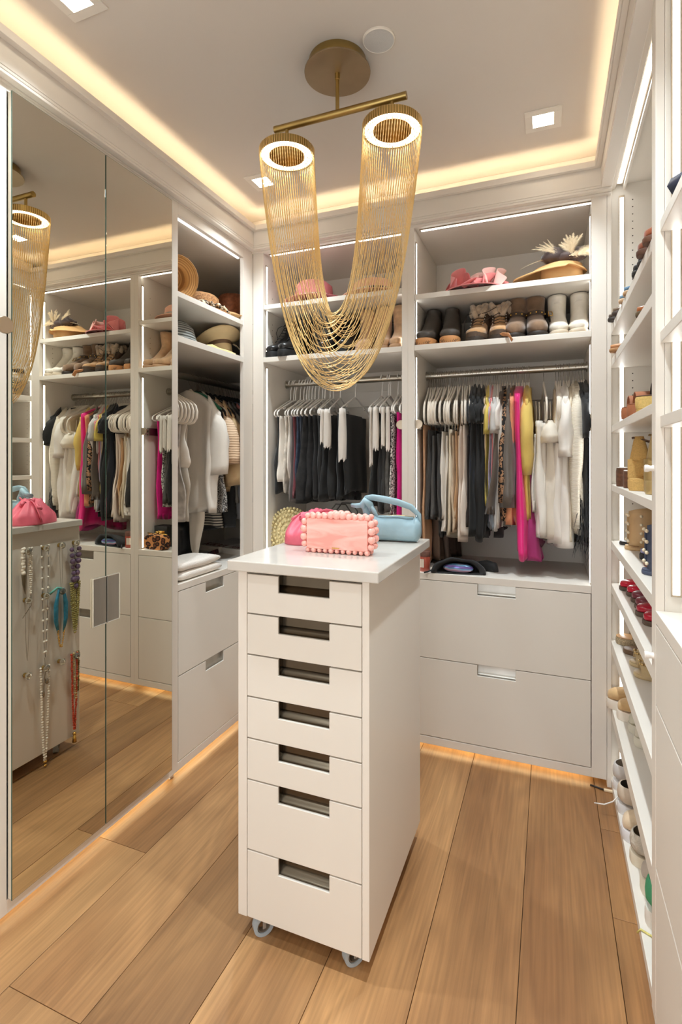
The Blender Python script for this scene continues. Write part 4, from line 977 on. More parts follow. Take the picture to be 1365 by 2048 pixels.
for i, (x, a, l) in enumerate(((-.318, -.12, 'tan hiking boot with shearling cuff, left one of the pair'), (-.222, .06, 'tan hiking boot with shearling cuff, right one beside the harness boot'))):
    bt = boot(toe(x, 2.478), a, l, HK, RUBB((58, 48, 40)), L=.25, W=.094, H=.165, st=.022, shaft=(.046, .12), group='shearling hiking boots', name='hiking_boot')
    rand = [(x * .047 * 1.12, y * .125 * 1.035) for x, y in [(math.copysign(abs(math.cos(q)) ** .75, math.cos(q)), math.sin(q)) for q in [2 * PI * k / 30 for k in range(30)]]]
    MB().loft([[(x, y, .020) for x, y in rand], [(x * 1.0, y, .040) for x, y in rand], [(x * .90, y * .95, .046) for x, y in rand]]).build('rand', HKD, bt, world=False, smooth='auto')
    for sg in (-1, 1):
        rs = []
        for (P, Q, wd) in (((-.045, .085), (.10, .030), .0465), ((-.012, .125), (.118, .06), .0465), ((.008, .165), (.124, .12), .048), ((.006, .188), (.124, .165), .049)):
            rs.append([q for q in ell(P, Q, wd, n=24, sq=.92) if sg * q[0] > .016])
        mn = min(len(r) for r in rs); rs = [sorted(r, key=lambda q: q[1])[:mn] for r in rs]
        MB().loft(rs, closed=False).build('quarter', HKD, bt, world=False, smooth=True, solid=.003)
    b = MB(); b.loft([ell((-.05, .085), (-.045, .06), .024), ell((-.018, .118), (.0, .08), .026), ell((.008, .150), (.03, .11), .024), ell((.004, .185), (.03, .15), .026)], True, True, True); b.build('tongue', HK, bt, world=False, smooth=True)
    b = MB(); rr = random.Random(i)
    for k in range(12):
        aa = 2 * PI * k / 12
        b.ball((.043 * math.cos(aa), .070 + .058 * math.sin(aa), .172 + rr.uniform(-.008, .012)), .022, 8, 6, (1, 1, 1.3))
    for q in (-1, 1): b.tube([(q * .012, -.004, .135), (q * .022, .002, .17), (q * .036 * (1 if i == 0 else 1.2), .012, .20)], [.012, .016, .014], n=8)
    b.build('fur_cuff', FUR, bt, world=False, smooth=True)
    b = MB()
    for k in range(5):
        y, z = -.048 + .016 * k, .088 + .0175 * k
        b.tube([(-.026, y, z), (0, y - .008, z + .006), (.026, y, z + .004)], .0018, n=5)
    if i == 0: b.tube([(-.03, .012, .165), (-.055, .0, .16), (-.062, -.03, .12), (-.058, -.05, .06)], .0016, n=5)
    b.tube([(.0, -.01, .15), (.05, -.02, .155), (.085, -.01, .175)] if i == 0 else [(.0, -.01, .15), (-.05, -.03, .12), (-.09, -.04, .10)], .0016, n=5)
    b.build('laces', RUBB((52, 42, 36)), bt, world=False, smooth=True)
    b = MB()
    for k in range(5):
        for q in (-1, 1): b.ball((q * .030, -.046 + .016 * k, .088 + .0175 * k), .0035, 6, 4)
    b.build('eyelets', CHROME, bt, world=False, smooth=True)
HB = SUEDE((126, 98, 74)); HST = LEA((66, 50, 38)); GOLD = mat('gold_stud', (214, 172, 92), rough=.25, metal=1)
for i, (x, a, l) in enumerate(((-.146, -.05, 'brown suede harness boot with studded strap, left one'), (-.058, .10, 'brown suede harness boot with studded strap, right one with a loose buckle'))):
    bt = boot(toe(x, 2.475), a, l, HB, RUBB((46, 38, 32)), L=.26, W=.094, H=.192, st=.016, shaft=(.046, .125), group='brown harness boots', name='harness_boot', toe_h=.055)
    ring_ = ell((-.004, .125), (.130, .105), .0445, n=24, sq=.92)
    up = [(p[0], p[1], p[2] + .020) for p in ring_]
    MB().loft([ring_, [(p[0] * 1.03, p[1] - .002, p[2]) for p in ring_], [(p[0] * 1.03, p[1] - .002, p[2]) for p in up], up]).build('ankle_strap', HST, bt, world=False, smooth='auto')
    b = MB()
    for k in range(24):
        p = ring_[k]
        if p[1] < .08 and k % 2 == 0: b.ball((p[0] * 1.05, p[1] - .003, p[2] + .010), .0045, 7, 5)
    b.build('studs', GOLD, bt, world=False, smooth=True)
    s = -1 if i == 0 else 1
    b = MB(); b.tube([(s * .044, .03, .125), (s * .056, .01, .115), (s * .060, -.02, .075), (s * .056, -.04, .03)], .009, n=8, flat=.3); b.build('loose_strap', LEA((40, 34, 30)), bt, world=False, smooth=True)
    b = MB(); b.tube([(s * .052, .0, .135), (s * .068, -.008, .130), (s * .070, -.016, .112), (s * .054, -.008, .112)], .0022, n=6, loop=True); b.build('buckle', GOLD, bt, world=False, smooth=True)
st_ = thing('leather_tag', 'tan leather pull tab hanging over the shelf edge below the harness boot', 'strap', (-.175, 2.462, 1.935))
b = MB(); b.tube([(-.05, .03, .008), (-.02, .012, .014), (.005, -.006, .006), (.02, -.012, -.022)], .011, n=8, flat=.22); b.build('tab', LEA((206, 146, 98)), st_, world=False, smooth=True)
WL = LEA((232, 224, 210), .3)
for x, a, l in ((.036, .06, 'white glossy ankle boot, left one of the white pair'), (.124, -.08, 'white glossy ankle boot at the right end of the shelf')):
    boot(toe(x, 2.474), a, l, WL, RUBB((206, 190, 168)), L=.25, W=.086, H=.192, st=.014, shaft=(.042, .105), group='white ankle boots', name='ankle_boot', toe_h=.04)
# boots in the left-hand bay
CB = LEA((30, 29, 29), .3)
for x, y, a, l in ((-1.375, 2.60, -.35, 'black combat boot in the left corner of the shelf'), (-1.295, 2.575, -.25, 'black combat boot beside the one in the left corner'), (-1.10, 2.62, -.1, 'black lace-up boot behind the chain curtain, left one'), (-1.00, 2.62, .1, 'black lace-up boot behind the chain curtain, right one')):
    bt = boot((x, y, SR), a, l, CB, RUBB((24, 24, 24)), L=.25, W=.092, H=.185, st=.032, shaft=(.046, .12), name='combat_boot')
    b = MB()
    for k in range(7):
        yy, z = -.050 + .012 * min(k, 5), .098 + .0165 * k
        b.tube([(-.022, yy, z), (0, yy - .012, z + .004), (.022, yy, z)], .0022, n=5)
    b.tube([(-.02, .0, .20), (-.045, -.01, .19), (-.05, -.02, .16), (-.04, -.02, .13)], .0018, n=5)
    b.build('laces', RUBB((20, 20, 20)), bt, world=False, smooth=True)
TAN_S = SUEDE((212, 172, 132))
for x, y, a, l in ((-.800, 2.60, .25, 'tall tan suede boot, left one of the pair beside the divider'), (-.715, 2.60, .1, 'tall tan suede boot right against the divider'), (-.905, 2.62, .1, 'tan suede boot behind the chain curtain')):
    boot((x, y, SR), a, l, TAN_S, RUBB((186, 150, 116)), L=.25, W=.084, H=.225, st=.014, shaft=(.045, .125), name='tall_boot')
# ------------------------------------------------------------------ shoes on the right shelves (toes towards the room)
RZ = -PI / 2            # local -Y (toe) becomes -X
def S(k, x, y): return (x + .12, y, SHZ[k][0] + .0006)
shoe(S(1, .226, 1.572), RZ, 'rust brown suede loafer nearest the divider on the top shoe shelf', SUEDE((150, 82, 52)), RUBB((96, 62, 44)), name='loafer', W=.074, L=.235, toe_h=.030, ih=.040, ch=.048, st=.013)
shoe(S(1, .224, 1.662), RZ, 'rust brown suede loafer, second from the divider on the top shelf', SUEDE((138, 76, 50)), RUBB((90, 60, 44)), name='loafer', W=.074, L=.235, toe_h=.030, ih=.040, ch=.048, st=.013)
shoe(S(1, .238, 1.752), RZ, 'navy leather loafer next to the brown ones on the top shelf', LEA((44, 50, 54), .35), RUBB((46, 44, 42)), name='loafer', W=.074, L=.235, toe_h=.030, ih=.040, ch=.048, st=.013)
shoe(S(1, .236, 1.840), RZ, 'navy leather loafer, left of its pair on the top shelf', LEA((40, 44, 48), .35), RUBB((44, 42, 40)), name='loafer', W=.074, L=.235, toe_h=.030, ih=.040, ch=.048, st=.013)
shoe(S(1, .233, 2.035), RZ, 'blue espadrille with rope sole on the top shelf, right one', mat('blue_canvas', (104, 136, 164), rough=.95, bump=.2, bs=300), RUBB((196, 164, 128)), name='espadrille', W=.068, L=.235, toe_h=.021, ih=.029, ch=.036, st=.010)
shoe(S(1, .231, 2.130), RZ, 'blue espadrille with rope sole on the top shelf, left one', mat('blue_canvas2', (112, 142, 164), rough=.95, bump=.2, bs=300), RUBB((200, 168, 134)), name='espadrille', W=.068, L=.235, toe_h=.021, ih=.029, ch=.036, st=.010)
shoe(S(1, .226, 2.300), RZ, 'bronze flat shoe near the light strip on the top shelf', LEA((110, 92, 76), .3), RUBB((60, 50, 44)), name='ballet_flat', W=.068, L=.235, toe_h=.021, ih=.029, ch=.036, st=.010)
shoe(S(1, .220, 2.392), RZ, 'dark bronze flat shoe in the far corner of the top shelf', LEA((88, 74, 64), .3), RUBB((50, 44, 40)), name='ballet_flat', W=.068, L=.235, toe_h=.021, ih=.029, ch=.036, st=.010)
shoe(S(2, .240, 1.775), RZ, 'orange brown flat shoe on the second shoe shelf', LEA((164, 98, 56), .4), RUBB((90, 74, 50)), name='ballet_flat', W=.066, toe_h=.022, ih=.028, ch=.035, st=.011)
shoe(S(2, .222, 2.32), RZ, 'tan flat shoe alone at the far end of the second shoe shelf', LEA((192, 136, 92), .4), RUBB((170, 126, 84)), name='ballet_flat', W=.066, toe_h=.022, ih=.028, ch=.035, st=.011)
BRN = LEA((168, 106, 72), .45)
sandal(S(3, .236, 2.10), RZ, 'brown block sandal, far one on the third shoe shelf', LEA((150, 92, 62)), BRN, BRN, platform=.022, straps=((-.3, .05, .04), (.2, .03, .06)), name='platform_sandal')
sandal(S(3, .240, 1.985), RZ, 'brown block sandal, near one on the third shoe shelf', LEA((150, 92, 62)), BRN, BRN, platform=.022, straps=((-.3, .05, .04), (.2, .03, .06)), name='platform_sandal')
CORK = mat('woven_straw', (216, 184, 112), rough=.9, var=.15, vs=180, bump=.6, bs=200)
sandal(S(3, .240, 1.80), RZ + PI, 'straw block heel sandal turned heel outwards on the third shelf', LEA((92, 62, 44)), CORK, LEA((60, 46, 40)), heel=.010, platform=.018, straps=((.25, .03, .05),), name='wedge_sandal')
bt = boot((.40, 1.90, SHZ[3][0] + .0006), RZ, 'dark brown tall boot at the back of the third shelf', LEA((92, 58, 40)), RUBB((50, 36, 30)), L=.24, H=.20, name='tall_boot')
WOOD = mat('dark_wood_sole', (112, 74, 52), rough=.4, var=.4, vs=12, scale=(1, 6, 6))
CLEAR = mat('clear_strap', (236, 230, 222), rough=.15)
sandal(S(4, .236, 2.30), RZ, 'dark wooden platform sandal with white footbed, far one', CLEAR, WOOD, CLEAR, platform=.055, straps=((-.1, .04, .045),), name='platform_sandal', L=.23)
sandal(S(4, .246, 2.175), RZ, 'dark wooden platform sandal with white footbed, near one', CLEAR, WOOD, CLEAR, platform=.045, straps=((-.1, .04, .045),), name='platform_sandal', L=.23)
RAF = mat('raffia_weave', (212, 172, 104), rough=.9, var=.12, vs=200, bump=.6, bs=240)
def wedge(loc, label, m, lin_m, rz=RZ):
    t = thing('wedge_shoe', label, 'shoe', loc, rz)
    sole(.23, .088, 0, .040, heel=.0).build('platform', m, t, world=False, smooth='auto')
    o = [(x, y) for x, y in sole_outline(.23, .088) if y > .01]
    MB().loft([[(x * .92, y, .040) for x, y in o], [(x * .95, y, .085) for x, y in o], [(x * .9, y, .105) for x, y in o]], True, True, True).build('heel', m, t, world=False, smooth='auto')
    rs = []
    for i in range(6):
        q = i / 5; rs.append([(.040 * math.sin(a) * (1 - .82 * q ** 1.6), .058 + .050 * math.cos(a) * (1 - .55 * q) + .012 * q, .10 + .085 * q) for a in [math.radians(-100 + 20 * k) for k in range(11)]])
    MB().loft(rs, closed=False).build('heel_counter', m, t, world=False, smooth=True, solid=.003)
    b = MB(); b.tube([(.0, .10, .182), (.030, .04, .165), (.028, .0, .15), (0, -.01, .152), (-.028, .0, .15), (-.030, .04, .165)], .004, n=6, flat=.5, loop=True); b.build('ankle_strap', lin_m, t, world=False, smooth=True)
    rs = []
    for i in range(9):
        a = PI * i / 8; rs.append([(math.cos(a) * .043, -.075, .042 + math.sin(a) * .040), (math.cos(a) * .043, -.015, .042 + math.sin(a) * .048)])
    MB().loft(rs, closed=False).build('vamp', m, t, world=False, smooth=True, solid=.003)
wedge((.372, 2.10, SHZ[4][0] + .0006), 'straw coloured raffia wedge turned with its tall heel outwards', RAF, LEA((110, 82, 64)), RZ + PI)
wedge((.362, 2.00, SHZ[4][0] + .0006), 'straw coloured raffia wedge with its platform toe outwards', RAF, LEA((110, 82, 64)))
GLD = mat('gold_leather', (190, 164, 112), rough=.32, metal=.55)
wedge((.392, 1.895, SHZ[4][0] + .0006), 'pale gold wedge turned heel outwards beside the raffia pair', GLD, GLD, RZ + PI)
wedge((.380, 1.795, SHZ[4][0] + .0006), 'pale gold platform wedge with its toe outwards by the divider', GLD, GLD)
NU = LEA((204, 168, 122), .5); PRL = mat('pearl', (236, 220, 190), rough=.22, coat=.5)
for y, x, l, m in ((2.27, .262, 'beige high sandal boot studded with pearls', NU), (1.800, .252, 'blue high sandal boot studded with pearls by the divider', LEA((74, 82, 104), .5))):
    t = sandal((x + .12, y, SHZ[5][0] + .0006), RZ, l, m, m, m, L=.23, st=.012, straps=((-.2, .05, .05), (.1, .05, .075)), name='sandal_boot')
    rs = []
    for i in range(7):
        q = i / 6; rs.append([(.046 * math.sin(a), -.055 + .055 * math.cos(a), .02 + .125 * q * (1 + .14 * math.cos(a - 1.2))) for a in [math.radians(-150 + 25 * k) for k in range(13)]])
    MB().loft(rs, closed=False).build('shaft', m, t, world=False, smooth=True, solid=.003)
    b = MB()
    for i in range(4):
        for k in range(7):
            a = math.radians(-150 + 50 * k); b.ball((.048 * math.sin(a), -.055 + .057 * math.cos(a), .035 + .032 * i), .006, 7, 5)
    b.build('pearl_studs', PRL, t, world=False, smooth=True)
    b = MB(); b.tube([(.02, -.02, .06), (.05, -.05, .05), (.03, -.085, .045), (-.01, -.06, .06)], .006, n=6, flat=.35); b.build('loose_strap', m, t, world=False, smooth=True)
sandal(S(5, .262, 2.39), RZ, 'black thong sandal behind the beige pearl boot', LEA((40, 36, 36)), LEA((40, 36, 36)), LEA((40, 36, 36)), st=.01, straps=((-.1, .02, .06),))
shoe(S(5, .290, 2.06), RZ, 'lavender pointed shoe on the pearl boot shelf', LEA((150, 148, 184), .5), RUBB((40, 38, 40)), ih=.03, toe_h=.022, W=.07, name='pointed_flat')
shoe(S(5, .284, 1.93), RZ, 'navy shoe with rust sole on the pearl boot shelf', LEA((66, 78, 92), .5), RUBB((150, 92, 68)), ih=.045, name='loafer')
REDP = LEA((206, 26, 56), .12); BUR = LEA((120, 44, 58), .3); DKS = RUBB((92, 74, 62))
shoe(S(6, .262, 2.375), RZ, 'bright red patent flat at the far end of its shelf', REDP, DKS, ih=.04, ch=.045, name='ballet_flat', st=.012, toe_h=.030)
shoe(S(6, .276, 2.285), RZ, 'bright red patent flat, second from the far end', REDP, DKS, ih=.04, ch=.045, name='ballet_flat', st=.012, toe_h=.030)
shoe(S(6, .280, 2.19), RZ, 'burgundy leather loafer, far one of the pair', BUR, DKS, ih=.045, name='loafer', st=.012, toe_h=.030)
shoe(S(6, .280, 2.10), RZ, 'burgundy leather loafer, near one of the pair', BUR, DKS, ih=.045, name='loafer', st=.012, toe_h=.030)
shoe(S(6, .270, 2.005), RZ, 'red leather loafer next to the burgundy pair', LEA((176, 30, 54), .18), DKS, ih=.042, name='loafer', st=.012, toe_h=.030)
shoe(S(6, .276, 1.905), RZ, 'red leather loafer nearest the divider', LEA((182, 26, 52), .18), DKS, ih=.042, name='loafer', st=.012, toe_h=.030)
GLT = mat('glitter', (206, 184, 150), rough=.3, metal=.5, var=.5, vs=300, bump=.8, bs=400)
sandal(S(7, .256, 2.455), RZ, 'slide sandal with a thick glitter sole', LEA((206, 160, 112)), GLT, GLT, st=.028, straps=((-.16, .05, .045),), name='slide_sandal')
sandal(S(7, .270, 2.345), RZ, 'brown slide sandal beside the glitter one', LEA((128, 98, 70)), LEA((110, 84, 60)), LEA((120, 92, 68)), st=.014, straps=((-.2, .04, .045),), name='slide_sandal')
JW = mat('jewel_stone', (206, 176, 120), rough=.12, metal=.6)
BEI = LEA((202, 178, 136), .4)
sandal(S(7, .276, 2.215), RZ, 'beige jewelled sandal, far one of the pair', BEI, BEI, BEI, st=.012, straps=((-.36, .03, .034),), jewel=JW)
sandal(S(7, .276, 2.105), RZ, 'beige jewelled sandal, near one of the pair', BEI, BEI, BEI, st=.012, straps=((-.36, .03, .034),), jewel=JW)
WS = RUBB((226, 216, 202)); SLP = SUEDE((212, 176, 126))
shoe(S(8, .224, 2.462), RZ, 'tan suede slip-on sneaker overhanging its shelf, far one', SLP, WS, st=.034, name='slip_on_sneaker', cat='sneaker')
shoe(S(8, .252, 2.365), RZ, 'tan suede slip-on sneaker, near one of the pair', SLP, WS, st=.034, name='slip_on_sneaker', cat='sneaker')
shoe(S(8, .280, 2.265), RZ, 'cream sneaker with grey lining beside the tan slip-ons, far one', LEA((206, 202, 184), .5), RUBB((206, 200, 184)), st=.03, name='sneaker', cat='sneaker')
shoe(S(8, .286, 2.165), RZ, 'cream sneaker with grey lining, near one of the pair', LEA((210, 204, 188), .5), RUBB((208, 202, 186)), st=.03, name='sneaker', cat='sneaker')
GRY = LEA((206, 202, 198), .5)
PL = (150, 140, 126)
s_ = shoe((.385, 2.415, SHZ[9][0] + .0006), RZ + PI, 'pale grey sneaker with a white sole at the far end of the floor shelf', GRY, RUBB((228, 226, 224)), L=.285, W=.11, st=.032, ch=.072, ih=.075, name='sneaker', cat='sneaker', inner=PL)
s2 = shoe((.388, 2.265, SHZ[9][0] + .0006), RZ + PI, 'beige sneaker with a gold chain along its side', LEA((212, 196, 176), .5), RUBB((228, 226, 226)), L=.29, W=.115, st=.032, ch=.072, ih=.075, name='sneaker', cat='sneaker')
b = MB()
for i in range(30):
    q = i / 29; b.ball((.050 + .004 * math.sin(q * 3), .110 - .17 * q, .060 + .012 * q), .0042, 6, 4)
b.build('gold_chain_trim', GOLD, s2, world=False, smooth=True)
lc = MB(); lc.tube([(.0, .12, .08), (.01, .16, .02), (.006, .19, .004), (.012, .225, -.002)], .0024, n=6); lc.build('lace', RUBB((236, 232, 226)), s2, world=False, smooth=True)
shoe((.380, 2.115, SHZ[9][0] + .0006), RZ, 'cream suede sneaker with a white sole, toe outwards', SUEDE((220, 196, 164)), RUBB((224, 222, 224)), L=.28, W=.105, st=.034, toe_h=.055, name='sneaker', cat='sneaker', inner=PL)
shoe((.392, 1.995, SHZ[9][0] + .0006), RZ + PI, 'fuzzy grey slipper with a thick cream sole', mat('fuzzy_wool', (204, 194, 178), rough=1, var=.2, vs=40, bump=.9, bs=160), RUBB((218, 206, 184)), L=.28, W=.12, st=.034, ch=.068, ih=.08, name='slipper', cat='slipper', inner=(110, 98, 80))
shoe((.400, 1.870, SHZ[9][0] + .0006), RZ, 'grey felt clog with a thick cream sole', SUEDE((186, 174, 160)), RUBB((222, 214, 194)), L=.27, W=.105, st=.046, name='clog', cat='slipper')
shoe((.405, 1.745, SHZ[9][0] + .0006), RZ + PI, 'green sneaker with a thick white sole beside the divider', mat('green_knit', (76, 160, 116), rough=.8, bump=.3, bs=300), RUBB((226, 218, 208)), L=.29, W=.11, st=.044, ch=.09, ih=.09, name='sneaker', cat='sneaker', inner=(120, 180, 150))
rp = thing('shoelace', 'yellow braided lace lying over the edge of the floor shelf', 'lace', (.25, 1.68, .036))
b = MB(); b.tube([(-.016, .03, -.012), (-.008, .026, .003), (.02, .012, .003), (.06, -.004, .003), (.10, .0, .003), (.16, -.02, .003)], .0028, n=6); b.build('cord', mat('yellow_cord', (226, 214, 128), rough=.8, var=.3, vs=200), rp, world=False, smooth=True)
cb = thing('power_cable', 'dark cable with a pale plug end on the floor by the shoe shelves', 'cable', (.16, 2.445, .0))
b = MB(); b.tube([(.0, .006, .004), (.02, .0, .004), (.05, -.01, .004)], .0035, n=6); b.build('cable', RUBB((50, 44, 40)), cb, world=False, smooth=True)
MB().box(.05, -.018, .0005, .085, -.006, .009).build('plug', RUBB((226, 204, 170)), cb, world=False, bevel=.002)
# unit at the right edge
hb = thing('bag_roll', 'dark navy folded clutch on the top shelf at the right edge', 'bag', (.372, 1.375, 1.9625))
b = MB(); b.loft([ell((-.09, .01), (-.09, .004), .02), ell((-.08, .06), (-.08, .0), .085), ell((0, .075), (0, 0), .125), ell((.08, .06), (.08, 0), .085), ell((.09, .01), (.09, .004), .02)], True, True, True); b.build('clutch', LEA((38, 46, 66), .5), hb, world=False, smooth=True)
sw = thing('folded_towel', 'pale pink folded cloth on the middle shelf at the right edge', 'cloth', (.383, 1.25, 1.6925))
b = MB(); b.loft([ell((-.14, .05), (-.14, .03), .03), ell((-.13, .10), (-.13, .02), .10), ell((0, .12), (0, .012), .13), ell((.13, .10), (.13, .02), .10), ell((.14, .05), (.14, .03), .03)], True, True, True); b.build('upper_fold', K((226, 206, 198)), sw, world=False, smooth=True)
b = MB(); b.loft([ell((-.10, .03), (-.10, .0), .10), ell((0, .034), (0, .0), .125), ell((.12, .03), (.12, .0), .10)], True, True, True); b.build('lower_fold', K((186, 202, 220)), sw, world=False, smooth=True)
# ------------------------------------------------------------------ hats
def hat(loc, label, m, R=.16, rc=.085, hc=.10, brim_up=.02, band=None, pinch=0.0, tilt=None, rz=0.0, name='hat', oval=1.15, wave=0.0, flop=0.0, flat=True, seed=1):
    t = thing(name, label, 'hat', loc, rz)
    if tilt: t.rotation_euler = tilt
    prof = [(R, brim_up), (R * .97, brim_up * .9 + .003), (R * .8, brim_up * .35 + .002), (rc * 1.12, .004), (rc * 1.0, .012), (rc * .985, hc * .5), (rc * .95, hc * .85), (rc * .82, hc * .98), (rc * .5, hc), (.001, hc * .97)]
    N = 44; rings = []
    for r, z in prof:
        q = []
        for k in range(N):
            a = 2 * PI * k / N
            x, y = r * math.cos(a), r * math.sin(a) * oval
            zz = z
            f = max(0, (r - rc) / max(R - rc, .001))
            zz += f * (wave * math.sin(3 * a + seed) + flop * math.cos(2 * a + seed))
            if r < rc * .99:
                zz -= pinch * math.exp(-(x / (rc * .35)) ** 2) * (1 - r / rc * .6)
                x *= 1 - (.25 * pinch / .03 if pinch else 0) * max(0, -math.sin(a)) * min(1, z / hc)
            q.append((x, y, zz))
        rings.append(q)
    b = MB(); b.loft(rings, cap1=True); b.build('felt', m, t, world=False, smooth=True, solid=.004)
    if band:
        rr = rc * 1.02
        MB().loft([[(rr * s_ * math.cos(2 * PI * k / N), rr * s_ * oval * math.sin(2 * PI * k / N), z) for k in range(N)] for s_, z in ((1.0, .010), (1.03, .012), (1.03, .036), (1.0, .038))]).build('hat_band', band, t, world=False, smooth='auto')
    return t
STRAW = pattern('straw', [(206, 150, 84), (176, 122, 66)], 60, 'noise')
STRAW2 = pattern('straw_dark', [(176, 128, 80), (132, 90, 54)], 130, 'noise')
SCARF = pattern('leopard_scarf', [(206, 184, 150), (48, 40, 36), (150, 116, 84)], 70)
UZ, LZs = 2.1168, 1.9238
h = hat((-1.622, 1.985, UZ + .110), 'tilted straw hat with frayed rim on the upper hat shelf', pattern('straw_rings', [(196, 146, 84), (160, 112, 62)], 34, 'rings'), R=.108, rc=.066, hc=.075, brim_up=-.006, tilt=tuple(Vector((-.86, .42, .28)).to_track_quat('Z', 'Y').to_euler()), oval=1.0)
b = MB(); rr = random.Random(2)
for i in range(22):
    a = rr.uniform(0, 2 * PI); b.tube([(.103 * math.cos(a), .103 * math.sin(a), .01), (.112 * math.cos(a + .05), .112 * math.sin(a + .05), .014), (.122 * math.cos(a + .12), .122 * math.sin(a + .1), .012)], .001, n=4)
b.build('frayed_straw', STRAW, h, world=False)['kind'] = 'stuff'
h = hat((-1.672, 2.235, UZ + .022), 'woven straw hat with a leopard scarf round the crown', STRAW2, R=.15, rc=.092, hc=.085, brim_up=-.012, oval=1.1)
rr = random.Random(4); rings = []
for i in range(40):
    a = 2 * PI * i / 40; r0 = .100 + .004 * math.sin(5 * a)
    th = .016 + .006 * math.sin(7 * a + 1)
    rings.append([(r0 * math.cos(a) + th * .7 * math.cos(q) * math.cos(a), 1.1 * (r0 * math.sin(a) + th * .7 * math.cos(q) * math.sin(a)), .018 + th * math.sin(q) + .004 * math.sin(9 * a)) for q in [2 * PI * k / 10 for k in range(10)]])
MB().loft(rings, loop=True).build('scarf', SCARF, h, world=False, smooth=True)
b = MB()
for i in range(7):
    a = -1.1 + i * .33; x, y = .125 * math.cos(a), .13 * math.sin(a)
    b.tube([(x * .8, y * .8, .02), (x, y, .015), (x * 1.16, y * 1.16, -.008)], [.012, .02, .014], n=7, flat=.5)
b.build('scarf_end', SCARF, h, world=False, smooth=True)
hat((-1.605, 2.395, UZ + .012), 'flat tan felt hat lying on the shelf edge in front of the brown fedora', mat('tan_felt', (192, 152, 104), rough=.95, var=.12, vs=30), R=.098, rc=.06, hc=.035, brim_up=.012, oval=1.2)
hat((-1.675, 2.545, UZ + .030), 'rust brown felt fedora at the far end of the upper hat shelf', mat('rust_felt', (142, 84, 54), rough=.95, var=.3, vs=60), R=.14, rc=.088, hc=.165, brim_up=-.024, pinch=.035, oval=1.15, rz=1.57, name='fedora')
cp = thing('knit_cap', 'grey striped knit cap on the lower hat shelf', 'cap', (-1.655, 2.0, LZs))
CAPM = pattern('cap_stripes', [(160, 164, 160), (88, 90, 88)], 26, 'stripes')
MB().lathe([(.098, .002), (.104, .02), (.102, .045), (.09, .075), (.06, .10), (.001, .108)], n=36, cap1=True).move(lambda p: Vector((p.x, p.y * 1.1 + .006 * math.sin(90 * p.z), p.z + .006 * math.sin(25 * p.x)))).build('crown', CAPM, cp, world=False, smooth=True)
MB().lathe([(.0985, .0), (.107, .004), (.108, .016), (.100, .018)], n=36).move(lambda p: Vector((p.x, p.y * 1.1, p.z))).build('rim', CAPM, cp, world=False, smooth=True)
CREAMF = mat('cream_felt', (222, 196, 150), rough=.95, var=.06, vs=20); CREAMU = mat('taupe_felt', (192, 166, 138), rough=.95)
h = hat((-1.665, 2.385, LZs + .096), 'beige wide brim hat lying upside down on the lower hat shelf', CREAMF, R=.122, rc=.062, hc=.085, brim_up=-.030, oval=1.1, tilt=(PI - .10, -.22, .5), flop=.012)
MB().loft([[(.064 * s_ * math.cos(2 * PI * k / 44), .0705 * s_ * math.sin(2 * PI * k / 44), z) for k in range(44)] for s_, z in ((1.0, .010), (1.03, .012), (1.03, .030), (1.0, .032))]).build('hat_band', LEA((120, 92, 70)), h, world=False, smooth='auto')
b = MB()
for q in (-.6, -.1): b.tube([(.072, -.03, .02), (.086, -.034 + .03 * q, .026), (.10, -.03 + .06 * q, .05)], .0022, n=6)
b.tube([(.072, -.03, .02), (.084, -.045, .03), (.086, -.055, .02), (.074, -.035, .016)], .0022, n=6)
b.build('bow', LEA((206, 190, 166)), h, world=False, smooth=True)
ys = thing('yellow_ribbon', 'pale yellow ribbon lying along the lower hat shelf edge', 'ribbon', (-1.53, 2.2, LZs))
b = MB(); b.tube([(-.01, -.11, .002), (.0, -.06, .014), (-.004, .0, .010), (.012, .06, .006), (.014, .12, .003)], .007, n=8, flat=.25); b.build('ribbon', K((232, 208, 142)), ys, world=False, smooth=True)
# left-hand bay
PNK = mat('pink_felt', (206, 122, 128), rough=.95, var=.1, vs=20); BLS = mat('blush_felt', (226, 172, 146), rough=.95, var=.08, vs=20)
BW = pattern('zebra_band', [(232, 222, 206), (34, 30, 28)], 30, 'vstripes')
hat((-1.195, 2.60, 2.229), 'dusty pink felt hat with patterned band behind the chain curtain', PNK, R=.15, rc=.092, hc=.115, brim_up=.012, band=BW, pinch=.03, rz=1.57)
hat((-.865, 2.62, 2.229), 'blush felt hat with black and white band right of the pink hat', BLS, R=.15, rc=.098, hc=.085, brim_up=.008, band=BW, rz=1.57, oval=1.1)
